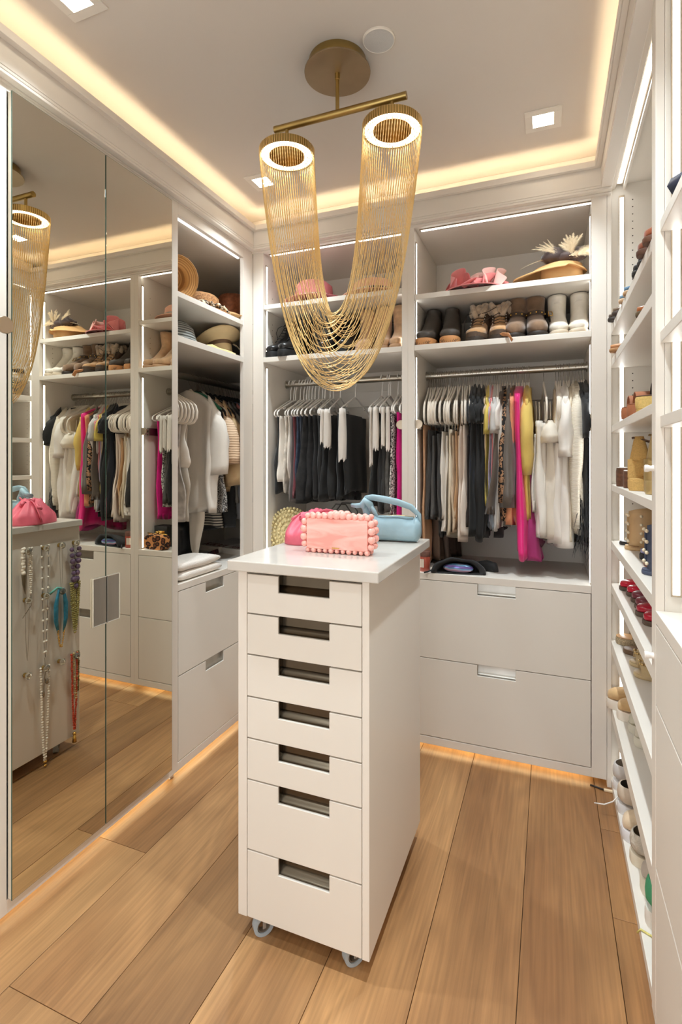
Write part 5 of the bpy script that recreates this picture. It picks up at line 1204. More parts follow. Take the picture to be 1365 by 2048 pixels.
# right-hand bay, upper shelf
PS = mat('rose_crepe', (220, 128, 126), rough=.8, sheen=.3, var=.15, vs=12); PS2 = mat('rose_net', (226, 176, 166), rough=.8, sheen=.3)
pf = thing('ruffled_hat', 'rose pink ruffled occasion hat on the upper shelf', 'hat', (-.335, 2.585, 2.1768))
MB().lathe([(.150, .004), (.152, .008), (.10, .018), (.001, .022)], n=40).build('brim', PS, pf, world=False, smooth=True, solid=.003)
rr = random.Random(12)
for i in range(9):
    a = -2.9 + i * .34; cx, cyy = .085 * math.cos(a), .06 * math.sin(a)
    rings = []
    h0 = .070 + .028 * math.sin(i * 1.1 + .8); yaw = a + rr.uniform(-.5, .5); tl = rr.uniform(-.25, .25)
    for j in range(5):
        q = j / 4; r = []
        for k in range(15):
            u = (k / 14 - .5)
            x = u * .14 * (1 - .35 * q); y = .028 * math.cos(u * 9 + i) * (.4 + q) + .035 * q * (1 if i % 2 else .4)
            z = .010 + h0 * q * (1 - 1.7 * u * u) + .008 * math.sin(8 * u + i)
            r.append((cx + x * math.cos(yaw) - y * math.sin(yaw) + tl * z, cyy + x * math.sin(yaw) + y * math.cos(yaw), z))
        rings.append(r)
    MB().loft(rings, closed=False).build('ruffle', PS2 if i in (6, 7) else PS, pf, world=False, smooth=True, solid=.0035, sub=1)
b = MB()
for (x, y, r, sz) in ((.02, .02, .058, (1.2, .9, 1.3)), (.09, .03, .045, (1.2, 1, 1.1))): b.ball((x, y, .035), r, 16, 10, sz)
b.move(lambda p: Vector((p.x, p.y, max(.004, p.z))))
b.build('crown', PS2, pf, world=False, smooth=True)
th_ = thing('feathered_hat', 'wide tan hat with dark chiffon and cream feathers at the right end', 'hat', (.050, 2.590, 2.2068))
TNH = mat('tan_sinamay', (214, 168, 112), rough=.7, var=.05, vs=20)
rings = []
for r, z in ((.21, .030), (.207, .034), (.17, .034), (.13, .046), (.10, .060), (.075, .068), (.001, .070)):
    rings.append([(r * math.cos(a) * (1.0 if math.cos(a) < 0 else .50), r * .58 * math.sin(a), z - .020 * max(0, (r - .10) / .11) * (1 if math.cos(a) < .2 else .5) + .005 * math.sin(3 * a)) for a in [2 * PI * k / 48 for k in range(48)]])
MB().loft(rings, cap1=True).build('brim', TNH, th_, world=False, smooth=True, solid=.004)
MB().lathe([(.085, -.0296), (.09, .0), (.088, .05), (.06, .062)], n=32).build('crown', TNH, th_, world=False, smooth=True)
CHF = mat('dark_chiffon', (74, 56, 52), rough=.6, var=.3, vs=14, sheen=.3)
for (x, y, z, rx, ry, rz_) in ((-.030, -.045, .088, .056, .034, .034), (.030, -.055, .078, .050, .030, .026), (.066, -.045, .084, .040, .034, .030), (.0, .01, .085, .06, .04, .03)):
    b = MB(); b.ball((0, 0, 0), 1.0, 20, 12)
    b.move(lambda p: Vector((x + rx * p.x * (1 + .22 * noise.noise(p * 2.2)), y + ry * p.y, max(.050, z + rz_ * p.z * (1 + .5 * noise.noise(p * 2.6 + Vector((x * 40, 0, 0))))))))
    b.build('chiffon_bow', CHF, th_, world=False, smooth=True)
FTH = mat('cream_feather', (222, 202, 168), rough=.9)
rr = random.Random(6)
def feather(base_, tip, sag, wid, nb=16):
    b = MB(); P0, P1 = Vector(base_), Vector(tip); pts = []
    mid = (P0 + P1) / 2 + Vector(sag)
    for j in range(nb + 1):
        q = j / nb; pts.append(P0 * (1 - q) ** 2 + mid * 2 * q * (1 - q) + P1 * q * q)
    b.tube(pts, [.0011 * (1 - .8 * j / nb) for j in range(nb + 1)], n=4)
    for j in range(2, nb + 1):
        tn = (pts[j] - pts[j - 1]).normalized(); q = j / nb
        for s in (-1, 1):
            sd = (Vector((-tn.z, 0, tn.x)) * s + Vector((0, rr.uniform(-.5, .5), 0))).normalized()
            for g in (0, .5):
                L_ = wid * math.sin(PI * min(.93, .15 + .8 * q)) * rr.uniform(.6, 1.15)
                o = pts[j - 1].lerp(pts[j], g); e = o + sd * L_ * .8 + tn * L_ * .95
                n0 = len(b.v); b.v += [tuple(o), tuple(o + tn * .0032), tuple(e)]; b.f.append((n0, n0 + 1, n0 + 2))
    b.build('feather', FTH, th_, world=False)
for i in range(9):      # dense centre plume
    a = math.radians(58 + 9 * i + rr.uniform(-4, 4)); ln = rr.uniform(.07, .105)
    feather((.02 + .006 * i, -.075, .062), (.035 + math.cos(a) * ln, -.085 + rr.uniform(-.02, .03), .075 + math.sin(a) * ln), (.01 * math.cos(a), -.01, .012), .020)
for i in range(5):      # thin sprays to the left
    feather((.0, -.07, .080), (-.125 + .016 * i, -.09 + .012 * i, .118 + .014 * i), (0, -.01, .014 - .006 * i), .012)
feather((.0, -.06, .075), (-.175, -.05, .048), (0, 0, .030), .005)
for i in range(8):      # long plumes to the right
    feather((.03, -.085, .070), (.135 + .006 * i, -.10 + .012 * i, .052 + .012 * i), (0, -.012, .012), .018)
# ------------------------------------------------------------------ bags on the island
TZ = 1.0935
cl = thing('beaded_clutch', 'pink marbled box clutch edged with pearly beads on the island', 'bag', (-.6035, 1.497, TZ))
def marble():
    m, t, b = base('pink_acrylic'); b.inputs['Roughness'].default_value = .16
    tc = nd(t, 'ShaderNodeTexCoord'); mp = nd(t, 'ShaderNodeMapping'); mp.inputs['Scale'].default_value = (7, 7, 26); t.links.new(tc.outputs['Object'], mp.inputs['Vector'])
    n = nd(t, 'ShaderNodeTexNoise', i_Scale=1.0, i_Detail=4.0, i_Distortion=.9); t.links.new(mp.outputs[0], n.inputs['Vector'])
    r = nd(t, 'ShaderNodeValToRGB'); e = r.color_ramp.elements
    e[0].position = .38; e[0].color = lin((240, 160, 148)); e[1].position = .72; e[1].color = lin((248, 208, 198))
    t.links.new(n.outputs['Fac'], r.inputs['Fac']); t.links.new(r.outputs[0], b.inputs['Base Color'])
    return m
ACR = marble()
MB().box(-.1005, -.024, .012, .1005, .024, .106).build('shell', ACR, cl, world=False, bevel=.003)
MB().box(-.1007, -.001, .012, .1007, .001, .1065).build('seam', mat('clutch_seam', (226, 176, 150), rough=.3, metal=.4), cl, world=False)
MB().box(-.014, -.0246, .0165, .010, -.0238, .0195).build('gold_mark', GOLD, cl, world=False)
BEAD = mat('pearl_bead', (246, 178, 166), rough=.18, coat=.6, sss=.2)
mb_ = MB(); mb_.ball((0, 0, 0), 1.0, 16, 10); proto = mb_.build('bead', BEAD, None, smooth=True)
def bead(p, r, first=[True]):
    if first[0]: o = proto; first[0] = False
    else: o = proto.copy(); COL.objects.link(o)
    o.parent = cl; o.location = p; o.scale = (r, r, r)
for yy in (-.017, .017):
    for i in range(11): bead((-.0975 + .0195 * i, yy, .0078), .0078 + .0012 * (i % 3 == 1))
    for i in range(11): bead((-.0985 + .0197 * i, yy, .113 + (.004 if 4 <= i <= 6 else 0)), .0092 + (.0035 if 4 <= i <= 6 else 0) + .0008 * (i % 2))
    for s in (-1, 1):
        for z, r in ((.026, .0105), (.048, .0125), (.073, .0125), (.095, .0108)): bead((s * (.1005 + r * .86), yy, z), r)
PLH = LEA((226, 104, 124), .45)
pb = thing('pouch_bag', 'rose pink gathered leather pouch bag on the island behind the clutch', 'bag', (-.772, 1.690, TZ), 1.22)
rings = []
for i in range(19):
    t = i / 18
    z = .098 * t
    rw = .126 * (1 - .10 * (2 * t - .5) ** 2) * (1 - .50 * max(0, t - .35) ** 1.3 * 1.5); rd = .072 * (1 - .72 * t ** 1.8) + .008
    r = []
    for k in range(72):
        a = 2 * PI * k / 72; c, q = math.cos(a), math.sin(a)
        fo = t ** .8 * (.5 * math.sin(15 * a + 2 * math.sin(3 * a)) + .4 * math.sin(9 * a + 1.3)) + .5 * noise.noise(Vector((c * 2.5, q * 2.5, t * 2.4)))
        r.append((rw * math.copysign(abs(c) ** .8, c) * (1 + .035 * fo), (rd * (1 + .12 * fo)) * q, z + .010 * math.sin(5 * a + 1) * t + .004 * fo * t))
    rings.append(r)
MB().loft(rings, True, True, True).build('pouch', PLH, pb, world=False, smooth=True)
b = MB()
pts = [(-.075 + .15 * k / 30, .010 * math.sin(k * 1.9) - .004, .088 + .012 * math.sin(PI * k / 30) + .005 * math.sin(k * 2.3)) for k in range(31)]
b.tube(pts, [.008 + .0045 * abs(math.sin(k * 1.6)) for k in range(31)], n=9); b.build('gathered_rim', PLH, pb, world=False, smooth=True)
b = MB(); b.tube([(-.02, .0, .100), (-.040, .030, .096), (-.052, .052, .076), (-.060, .070, .045), (-.055, .078, .012)], .0085, n=8, flat=.4)
b.tube([(-.046, .048, .086), (-.054, .060, .076), (-.044, .068, .070), (-.036, .056, .082)], .007, n=8, loop=True)
b.tube([(-.03, -.02, .100), (.0, -.055, .112), (.03, -.070, .104), (.05, -.070, .080)], .007, n=8, flat=.5)
b.build('strap', PLH, pb, world=False, smooth=True)
BLU = LEA((158, 188, 200), .42)
bb = thing('barrel_bag', 'pale blue leather barrel bag with knotted handle on the island', 'bag', (-.497, 1.792, TZ), .10)
rings = []
for i in range(15):
    t = i / 14; x = -.105 + .185 * t
    r = .040 * (1 - .5 * max(0, abs(2 * t - 1) - .86) / .14)
    rings.append([(x, r * .92 * math.cos(a) + .003 * math.sin(9 * t + a), .042 + (r + .002) * math.copysign(abs(math.sin(a)) ** .75, math.sin(a)) + .004 * math.sin(14 * t) * max(0, math.sin(a))) for a in [2 * PI * k / 24 for k in range(24)]])
MB().loft(rings, True, True, True).build('body', BLU, bb, world=False, smooth=True)
b = MB(); b.tube([(.062, -.037, .05), (.062, -.03, .078), (.062, 0, .088), (.062, .03, .078), (.062, .037, .045), (.062, .03, .012), (.062, 0, .0025), (.062, -.03, .012)], .0022, n=6, loop=True); b.tube([(-.10, -.012, .085), (.0, -.016, .088), (.055, -.012, .084)], .004, n=8); b.build('piping', BLU, bb, world=False, smooth=True)
b = MB(); b.tube([(-.09, .0, .084), (0, -.001, .0905), (.055, 0, .086)], .0028, n=6); b.build('zip', mat('zip_brass', (196, 176, 130), rough=.4, metal=.6), bb, world=False, smooth=True)
b = MB(); b.tube([(.075, .0, .062), (.072, .0, .095), (.045, -.005, .122), (.0, -.01, .138), (-.05, -.012, .148), (-.09, -.01, .153), (-.112, -.005, .150), (-.122, 0, .135), (-.12, .01, .10), (-.10, .012, .07)], [.010, .011, .0135, .0145, .0145, .0135, .012, .012, .012, .011], n=12, flat=.65); b.build('handle', BLU, bb, world=False, smooth=True)
b = MB(); b.tube([(-.128, -.012, .125), (-.118, -.020, .142), (-.10, -.012, .128), (-.10, .012, .112), (-.124, .018, .112)], .0125, n=10, loop=True)
b.tube([(-.125, -.01, .125), (-.150, -.015, .122), (-.168, -.012, .124)], [.012, .011, .008], n=9, flat=.6); b.tube([(-.10, -.01, .125), (-.085, -.012, .105), (-.072, -.012, .085)], [.011, .012, .006], n=9, flat=.6)
b.build('knot', BLU, bb, world=False, smooth=True)
# ------------------------------------------------------------------ things on the wardrobe counters
CZ = .8436
ra = thing('raffia_bag', 'round cream raffia bag leaning in the left corner of the back wardrobe', 'bag', (-1.335, 2.585, CZ))
RAFM = mat('cream_raffia', (222, 204, 152), rough=.95, var=.3, vs=60, bump=.7, bs=120)
ra.rotation_euler = (math.radians(-8), 0, .12)
rings = []
for i in range(9):
    q = i / 8 * PI; rings.append([(.128 * (abs(math.sin(q)) ** .5) * math.cos(a) * (1 + .012 * math.sin(26 * a)), -.035 * math.cos(q), .138 + .135 * (abs(math.sin(q)) ** .5) * math.sin(a) * (1 + .012 * math.sin(26 * a))) for a in [2 * PI * k / 52 for k in range(52)]])
MB().loft(rings, True, True, True).build('body', RAFM, ra, world=False, smooth=True)
for rr_ in (.035, .06, .085, .108, .124):
    b = MB()
    for k in range(int(rr_ * 330)):
        a = 2 * PI * k / int(rr_ * 330); b.ball((rr_ * math.cos(a), -.036 + .012 * (rr_ > .11), .138 + rr_ * 1.05 * math.sin(a)), .0085, 6, 4, (1.1, .6, 1.0))
    b.build('braid', RAFM, ra, world=False, smooth=True)
vb = thing('clear_bag', 'clear vinyl tote with looped handles on the left-hand back counter', 'bag', (-1.10, 2.80, CZ))
VIN = mat('clear_vinyl', (240, 238, 232), rough=.08, trans=.95, ior=1.2)
MB().loft([[(.11 * math.cos(a), .06 * math.sin(a), z) for a in [2 * PI * k / 28 for k in range(28)]] for z in (.001, .10, .20)], True, True).build('body', VIN, vb, world=False, smooth='auto', solid=.002)
b = MB()
for y in (-.058, .058): b.tube([(-.06, y, .18), (-.065, y * .9, .24), (-.03, y * .8, .285), (.03, y * .8, .285), (.065, y * .9, .24), (.06, y, .18)], .004, n=8)
b.tube([(.111 * math.cos(2 * PI * k / 28), .061 * math.sin(2 * PI * k / 28), .20) for k in range(28)], .003, n=6, loop=True)
b.build('handle', mat('smoke_vinyl', (120, 116, 110), rough=.2, trans=.3), vb, world=False, smooth=True)
lc_ = thing('leopard_clutch', 'leopard calf-hair clutch with gold clasp, seen in the mirror', 'bag', (-.765, 2.515, CZ), .1)
LEOB = pattern('leopard_hair', [(206, 140, 84), (40, 24, 18), (120, 66, 36)], 30)
MB().loft([ell((-.024, .008), (-.024, .004), .06, 20), ell((-.028, .085), (-.028, .0), .080, 20, .5), ell((.0, .095), (0, 0), .082, 20, .5), ell((.028, .085), (.028, .0), .080, 20, .5), ell((.024, .008), (.024, .004), .06, 20)], True, True, True).build('body', LEOB, lc_, world=False, smooth='auto')
b = MB(); b.tube([(-.08, 0, .092), (.08, 0, .092)], .004, n=8); b.ball((-.008, -.004, .101), .008, 8, 6); b.ball((.008, .004, .101), .008, 8, 6); b.build('clasp', GOLD, lc_, world=False, smooth=True)
bx = thing('black_box', 'small black box with gold label behind the leopard clutch', 'box', (-.735, 2.62, CZ))
MB().box(-.05, -.04, 0, .05, .04, .13).build('box', mat('black_card', (34, 32, 30), rough=.5), bx, world=False, bevel=.002)
MB().box(-.03, -.0405, .03, .02, -.0399, .10).build('label', GOLD, bx, world=False)
po = thing('drawstring_pouch', 'black drawstring pouch with an iridescent case peeking out', 'pouch', (-.405, 2.545, CZ), .08)
BFAB = K((36, 35, 36))
def pring(x, ry, h0, lift): return [(x + .006 * math.sin(3 * a), ry * math.cos(a), lift + h0 * max(-.15, math.sin(a)) ** 1 if math.sin(a) > 0 else lift + .004 * math.sin(a)) for a in [2 * PI * k / 28 for k in range(28)]]
rings = []
for i in range(10):
    t = i / 9; y = -.062 + .13 * t
    wd = .125 * (1 - .45 * t ** 2); hh = .062 * (1 - .55 * t) + .012
    rings.append([(wd * math.copysign(abs(math.cos(a)) ** .85, math.cos(a)) + .02 * t, y + .012 * math.cos(a), .003 + (hh * math.sin(a) ** 1.0 * (1 + .06 * math.sin(8 * a)) if math.sin(a) > 0 else .002 * math.sin(a))) for a in [2 * PI * k / 32 for k in range(32)]])
mouth = rings[0]
inner = [[(p[0] * .80, p[1] + .002, .006 + (p[2] - .003) * .78) for p in mouth], [(p[0] * .70, p[1] + .07, .006 + (p[2] - .003) * .5) for p in mouth]]
MB().loft([inner[1], inner[0]] + rings, True, True, True).build('fabric', BFAB, po, world=False, smooth=True)
b = MB(); b.tube([(.08, .05, .02), (.13, .06, .025), (.165, .045, .022), (.17, .03, .008)], [.03, .034, .03, .018], n=10, flat=.7); b.build('gathered_end', BFAB, po, world=False, smooth=True)
b = MB(); b.tube([(-.115, -.05, .014), (-.14, -.075, .006), (-.155, -.085, .004)], .004, n=6); b.build('cord', BFAB, po, world=False, smooth=True)
def irid():
    m, t, b = base('iridescent'); b.inputs['Roughness'].default_value = .15; b.inputs['Metallic'].default_value = .5
    tc = nd(t, 'ShaderNodeTexCoord'); wv = nd(t, 'ShaderNodeTexWave', i_Scale=9.0, i_Distortion=3.0, bands_direction='Z'); t.links.new(tc.outputs['Object'], wv.inputs['Vector'])
    r = nd(t, 'ShaderNodeValToRGB'); e = r.color_ramp.elements; e[0].color = lin((120, 96, 170)); e[1].color = lin((210, 168, 190)); q = e.new(.5); q.color = lin((110, 176, 214))
    t.links.new(wv.outputs['Fac'], r.inputs['Fac']); t.links.new(r.outputs[0], b.inputs['Base Color']); return m
MB().loft([ell((-.052, .040), (-.052, .008), .062, 20), ell((-.045, .046), (-.045, .005), .070, 20), ell((.01, .044), (.01, .005), .066, 20)], True, True, True).build('glossy_case', irid(), po, world=False, smooth=True)
jr = thing('candle_jar', 'small terracotta red jar with brown lid on the counter by the island', 'jar', (-.562, 2.505, CZ))
MB().lathe([(.0002, .0), (.024, .0), (.0265, .003), (.0265, .070), (.025, .074)], n=28).build('glass', mat('red_jar', (176, 84, 66), rough=.25, coat=.5), jr, world=False, smooth='auto')
MB().lathe([(.0275, .072), (.0275, .096), (.026, .098), (.0002, .098)], n=28).build('lid', mat('jar_lid', (110, 74, 62), rough=.5, var=.3, vs=60), jr, world=False, smooth='auto')
MB().loft([[(.0268 * math.cos(a), .0268 * math.sin(a), z) for a in [math.radians(-150 + 8 * k) for k in range(9)]] for z in (.02, .06)], closed=False).build('paper_label', mat('label_paper', (224, 212, 196), rough=.8), jr, world=False)
# left open wardrobe counter
LC = .8386
tw = thing('folded_towel', 'folded white terry towel at the front of the left counter', 'towel', (-1.595, 2.03, LC))
TER = mat('terry', (232, 224, 214), rough=1, bump=.6, bs=180, sheen=.3)
for z0, z1, g in ((.0, .042, 1.0), (.040, .082, .96)):
    rings = []
    for i in range(10):
        q = i / 9; y = -.16 + .32 * q; e = min(1, .55 + 1.8 * min(q, 1 - q) * 2)
        rings.append([(.085 * g * math.copysign(abs(math.cos(a)) ** .4, math.cos(a)), y * g, z0 + (z1 - z0) * (.5 + .5 * e * math.copysign(abs(math.sin(a)) ** .55, math.sin(a))) + .002 * math.sin(9 * q + a) * (z0 > 0)) for a in [2 * PI * k / 20 for k in range(20)]])
    MB().loft(rings, True, True, True).build('fold', TER, tw, world=False, smooth=True)
be = thing('beaded_belt', 'dark patterned belt lying across the left counter', 'belt', (-1.74, 2.36, LC))
b = MB(); b.tube([(.05, -.24, .003), (.02, -.12, .006), (-.02, .02, .004), (-.05, .16, .006), (-.06, .24, .003)], .020, n=8, flat=.18); b.build('strap', pattern('belt_print', [(58, 44, 62), (120, 60, 56)], 60, 'noise'), be, world=False, smooth=True)
b = MB(); b.ball((-.062, .255, .010), .022, 10, 6, (1, 1, .5)); b.build('tassel', K((120, 44, 44)), be, world=False, smooth=True)
CARD = mat('grey_card', (228, 223, 215), rough=.6); MAROON = mat('maroon_print', (120, 32, 34), rough=.6)
def letters(word, hgt, depth):
    b = MB(); x = 0
    def bar(x0, z0, x1, z1, wd):
        dx, dz = x1 - x0, z1 - z0; L_ = math.hypot(dx, dz); nx, nz = -dz / L_ * wd / 2, dx / L_ * wd / 2
        b.loft([[(x0 + nx, -depth, z0 + nz), (x0 - nx, -depth, z0 - nz), (x1 - nx, -depth, z1 - nz), (x1 + nx, -depth, z1 + nz)], [(x0 + nx, 0, z0 + nz), (x0 - nx, 0, z0 - nz), (x1 - nx, 0, z1 - nz), (x1 + nx, 0, z1 + nz)]], True, True, True)
    H = hgt; T, t_ = .15 * H, .055 * H
    def stem(x0, heavy=True, top=True, bot=True):
        bar(x0, 0, x0, H, T if heavy else t_)
        for z, on in ((t_ / 2, bot), (H - t_ / 2, top)):
            if on: bar(x0 - .17 * H, z, x0 + .17 * H, z, t_)
    for ch in word:
        if ch == 'K': stem(x + .16 * H); bar(x + .22 * H, .42 * H, x + .72 * H, H, t_); bar(x + .36 * H, .56 * H, x + .78 * H, 0, T * .9); bar(x + .60 * H, t_ / 2, x + .95 * H, t_ / 2, t_); bar(x + .55 * H, H - t_ / 2, x + .88 * H, H - t_ / 2, t_); x += 1.0 * H
        elif ch == 'I': stem(x + .18 * H); x += .44 * H
        elif ch == 'R':
            stem(x + .16 * H)
            pts = [(.16, 1 - .03), (.45, 1 - .03), (.62, .9), (.66, .75), (.6, .6), (.44, .52), (.18, .5)]
            for i in range(6): bar(x + pts[i][0] * H, pts[i][1] * H, x + pts[i + 1][0] * H, pts[i + 1][1] * H, T * .8 if i in (2, 3) else t_)
            bar(x + .42 * H, .5 * H, x + .74 * H, 0, T * .9); bar(x + .68 * H, t_ / 2, x + .92 * H, t_ / 2, t_); x += .95 * H
        elif ch == 'N': bar(x + .14 * H, 0, x + .14 * H, H, t_); bar(x + .12 * H, H, x + .78 * H, 0, T); bar(x + .78 * H, 0, x + .78 * H, H, t_); bar(x, t_ / 2, x + .3 * H, t_ / 2, t_); bar(x + .62 * H, H - t_ / 2, x + .95 * H, H - t_ / 2, t_); x += 1.0 * H
        elif ch == 'A': bar(x + .12 * H, 0, x + .42 * H, H, t_); bar(x + .40 * H, H, x + .76 * H, 0, T); bar(x + .24 * H, .36 * H, x + .62 * H, .36 * H, t_); bar(x, t_ / 2, x + .25 * H, t_ / 2, t_); bar(x + .6 * H, t_ / 2, x + .95 * H, t_ / 2, t_); x += .98 * H
    return b, x
def shop_box(loc, rz, wd, dp, ht, word, hgt, label, off):
    t = thing('shop_box', label, 'box', loc, rz)
    MB().box(-wd / 2, -dp / 2, 0, wd / 2, dp / 2, ht).build('base', CARD, t, world=False, bevel=.002)
    lid = MB().box(-wd / 2 - .003, -dp / 2 - .003, ht * .45, wd / 2 + .003, dp / 2 + .003, ht + .004).build('lid', CARD, t, world=False, bevel=.002)
    b, xw = letters(word, hgt, .0006)
    b.move(lambda p: Vector((p.x - xw / 2 + off, p.z * 1.55 - dp / 2 + .018, ht + .0046 + (p.y + .0006) * .6))).build('lettering', MAROON, lid, world=False)
    return t
SB = .0
shop_box((-1.852, 2.735, LC), -.23, .20, .30, .030, 'KIRNA', .042, 'pale shoe box lettered in maroon, left of two at the back of the left counter', .025)
shop_box((-1.646, 2.685, LC), -.23, .19, .28, .030, 'KIRNA', .030, 'pale shoe box lettered in maroon, right one near the corner', .01)
tb = thing('tote_bag', 'cream canvas tote standing near the mirrors on the left counter', 'bag', (-1.80, 2.03, LC), .15)
MB().loft([[(-.10, -.09, 0), (.10, -.09, 0), (.10, .05, 0), (-.10, .05, 0)], [(-.10, -.085, .10), (.085, -.085, .10), (.06, .02, .10), (-.10, .02, .10)], [(-.10, -.08, .22), (.02, -.08, .22), (.0, -.03, .22), (-.10, -.03, .22)]], True, True, True).build('canvas', K((204, 188, 164)), tb, world=False, bevel=.006)
bk = thing('black_handbag', 'black leather handbag in the shadow behind the white blouse', 'bag', (-1.90, 2.32, LC), .3)
MB().loft([ell((-.10, .05), (-.10, .02), .04, 16), ell((-.095, .20), (-.095, 0), .07, 16, .6), ell((.0, .24), (0, 0), .085, 16, .6), ell((.095, .20), (.095, 0), .07, 16, .6), ell((.10, .05), (.10, .02), .04, 16)], True, True, True).build('body', LEA((30, 29, 30), .35), bk, world=False, smooth=True)
b = MB(); b.tube([(0, -.06, .22), (0, -.05, .30), (0, .0, .33), (0, .05, .30), (0, .06, .22)], .006, n=8); b.build('handle', LEA((30, 29, 30), .35), bk, world=False, smooth=True)
# ------------------------------------------------------------------ necklaces on the glass knobs (seen in the mirror)
def strand(b, p0, p1, drop, n, r, r2=None, var=0.0, seed=1, nn=7):
    rr = random.Random(seed)
    for i in range(n):
        q = i / (n - 1); u = 2 * q - 1
        y = p0[1] + (p1[1] - p0[1]) * (.5 + .5 * math.copysign(abs(u) ** .55, u))
        z = p0[2] + (p1[2] - p0[2]) * q - drop * (1 - abs(u) ** 2.0)
        if abs(u) > 0: z = p0[2] - drop * (1 - abs(u)) - .0 * u
        rad = (r if (r2 is None or i % 2 == 0) else r2) * (1 + rr.uniform(-var, var))
        b.ball((p0[0] + rr.uniform(-.0015, .0015), y, z), rad, nn, 5)
def cord(b, p0, p1, drop, r=.0009):
    pts = []
    for i in range(25):
        q = i / 24; u = 2 * q - 1
        pts.append((p0[0], p0[1] + (p1[1] - p0[1]) * (.5 + .5 * math.copysign(abs(u) ** .55, u)), p0[2] - drop * (1 - abs(u))))
    b.tube(pts, r, n=5)
def neck(ci, ri, label, build):
    x, y, z = KN[(ci, ri)]
    t = thing('necklace', label, 'necklace', (x, y, z))
    build(t); return t
W_ = mat('pearl_white', (240, 232, 218), rough=.2, coat=.4); AME = mat('amethyst', (142, 116, 150), rough=.12, trans=.5); GRN = mat('olive_pearl', (166, 156, 92), rough=.25, coat=.3); ORG = mat('coral_bead', (196, 72, 44), rough=.3); TUR = mat('turquoise', (54, 140, 170), rough=.5, var=.3, vs=60); SIL = mat('silver_chain', (150, 140, 126), rough=.3, metal=.9); CRD = mat('dark_cord', (58, 48, 44), rough=.8)
def n0(t):
    b = MB(); strand(b, (0, -.020, .012), (0, -.014, .012), .11, 18, .0072, .0085, .15); b.build('white_stones', W_, t, world=False, smooth=True)
    b = MB(); strand(b, (0, .012, .010), (0, .022, .010), .20, 46, .0052, None, .1); b.build('pearls', W_, t, world=False, smooth=True)
    b = MB(); b.tube([(0, -.016, -.10), (0, -.014, -.14), (0, -.008, -.185)], [.009, .007, .001], n=6); b.build('horn_pendant', mat('horn', (96, 84, 64), rough=.4), t, world=False, smooth='auto')
    b = MB(); b.tube([(0, .018, -.18), (0, .020, -.24), (0, -.02, -.285)], .0016, n=5); b.build('tail_cord', SIL, t, world=False)
neck(0, 0, 'double strand of white stones and pearls with a horn pendant', n0)
def n1(t):
    b = MB(); cord(b, (0, -.018, .010), (0, .018, .010), .50); b.build('cord', CRD, t, world=False)
    b = MB(); strand(b, (0, -.018, .010), (0, .018, .010), .50, 22, .0055); b.build('pearls', W_, t, world=False, smooth=True)
    b = MB(); b.tube([(0, -.002, -.49), (0, .0, -.56), (0, -.008, -.64)], .0014, n=5); b.ball((0, .008, -.60), .007, 7, 5, (1, 1, 2)); b.ball((0, -.008, -.65), .006, 7, 5, (1, 1, 3)); b.build('leaf_pendants', SIL, t, world=False, smooth=True)
neck(1, 0, 'long dark cord necklace spaced with white pearls and leaf pendants', n1)
def n2(t):
    b = MB(); cord(b, (0, -.008, .008), (0, .010, .008), .24, .0006); b.build('chain', SIL, t, world=False)
neck(2, 0, 'fine bare silver chain on the third knob of the top row', n2)
def n3(t):
    b = MB(); strand(b, (0, -.020, -.03), (0, .020, -.04), .17, 13, .0125, None, .25, 3); b.build('amethysts', AME, t, world=False, smooth=True)
    b = MB(); cord(b, (0, -.020, .012), (0, .020, .012), .06); b.build('cord', CRD, t, world=False)
    b = MB()
    for q in range(5): strand(b, (0, -.028 + .006 * q, -.19), (0, .024 - .003 * q, -.19), .24 - .012 * q, 44, .0050, None, .12, q)
    b.build('olive_pearls', GRN, t, world=False, smooth=True)
neck(3, 0, 'chunky amethyst necklace with olive pearl strands below', n3)
def n4(t):
    b = MB(); cord(b, (0, -.010, .008), (0, .012, .008), .27, .0008); b.build('chain', SIL, t, world=False)
neck(0, 1, 'thin silver chain on the first knob of the middle row', n4)
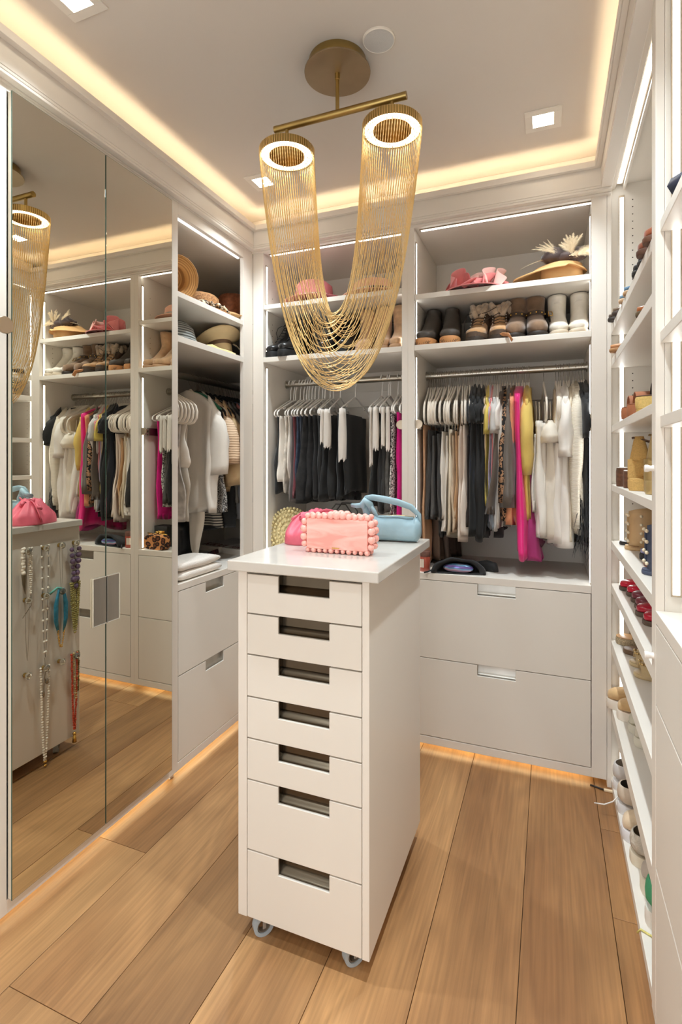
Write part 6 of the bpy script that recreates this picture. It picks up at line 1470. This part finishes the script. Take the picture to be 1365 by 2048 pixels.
def n5(t):
    rs = []
    for s in (-1, 1):
        b = MB(); b.tube([(0, s * .012, .012), (0, s * .026, -.06), (0, s * .026, -.13), (0, s * .014, -.19)], [.005, .013, .012, .005], n=8, flat=.5); b.build('silk_band', TUR, t, world=False, smooth=True)
    b = MB(); strand(b, (0, -.018, -.17), (0, .018, -.17), .09, 22, .0042, None, .2); b.build('gold_beads', GOLD, t, world=False, smooth=True)
    b = MB(); b.tube([(0, -.06, .0), (0, -.02, .020), (0, .0, .014), (0, .012, -.01)], .006, n=7, flat=.5); b.build('aqua_tie', mat('aqua_silk', (120, 196, 186), rough=.4), t, world=False, smooth=True)
neck(2, 1, 'turquoise silk band necklace with gold beads', n5)
def n6(t):
    b = MB(); strand(b, (0, -.022, .004), (0, .020, .004), .42, 74, .0056); b.build('pearls', W_, t, world=False, smooth=True)
    b = MB(); strand(b, (0, -.002, -.42), (0, .002, -.42), .05, 7, .0062); b.tube([(0, 0, -.455), (0, -.004, -.475), (0, -.006, -.492)], [.004, .006, .001], n=6); b.build('gold_tassel', GOLD, t, world=False, smooth=True)
neck(1, 2, 'very long white bead necklace hanging nearly to the floor', n6)
def n7(t):
    b = MB(); strand(b, (0, -.022, .010), (0, .010, .010), .36, 84, .0052, None, .15, 2); b.build('coral_beads', ORG, t, world=False, smooth=True)
    b = MB(); strand(b, (0, -.010, .012), (0, .012, .012), .22, 40, .0048, None, .15, 5); b.build('gold_beads', mat('pale_gold_bead', (206, 184, 128), rough=.3), t, world=False, smooth=True)
    b = MB(); b.ball((0, -.006, -.37), .009, 9, 6); b.tube([(0, -.006, -.375), (0, -.006, -.41)], [.006, .010], n=8); b.build('tassel', GOLD, t, world=False, smooth=True)
neck(3, 2, 'coral orange bead necklace with a gold tassel', n7)
def n8(t):
    b = MB(); strand(b, (.012, .020, .010), (.012, .028, .010), .19, 42, .0060, .0045, .2, 8); b.build('green_beads', mat('olive_green', (120, 112, 62), rough=.35), t, world=False, smooth=True)
neck(3, 2, 'olive green bead strand beside the coral necklace', n8)
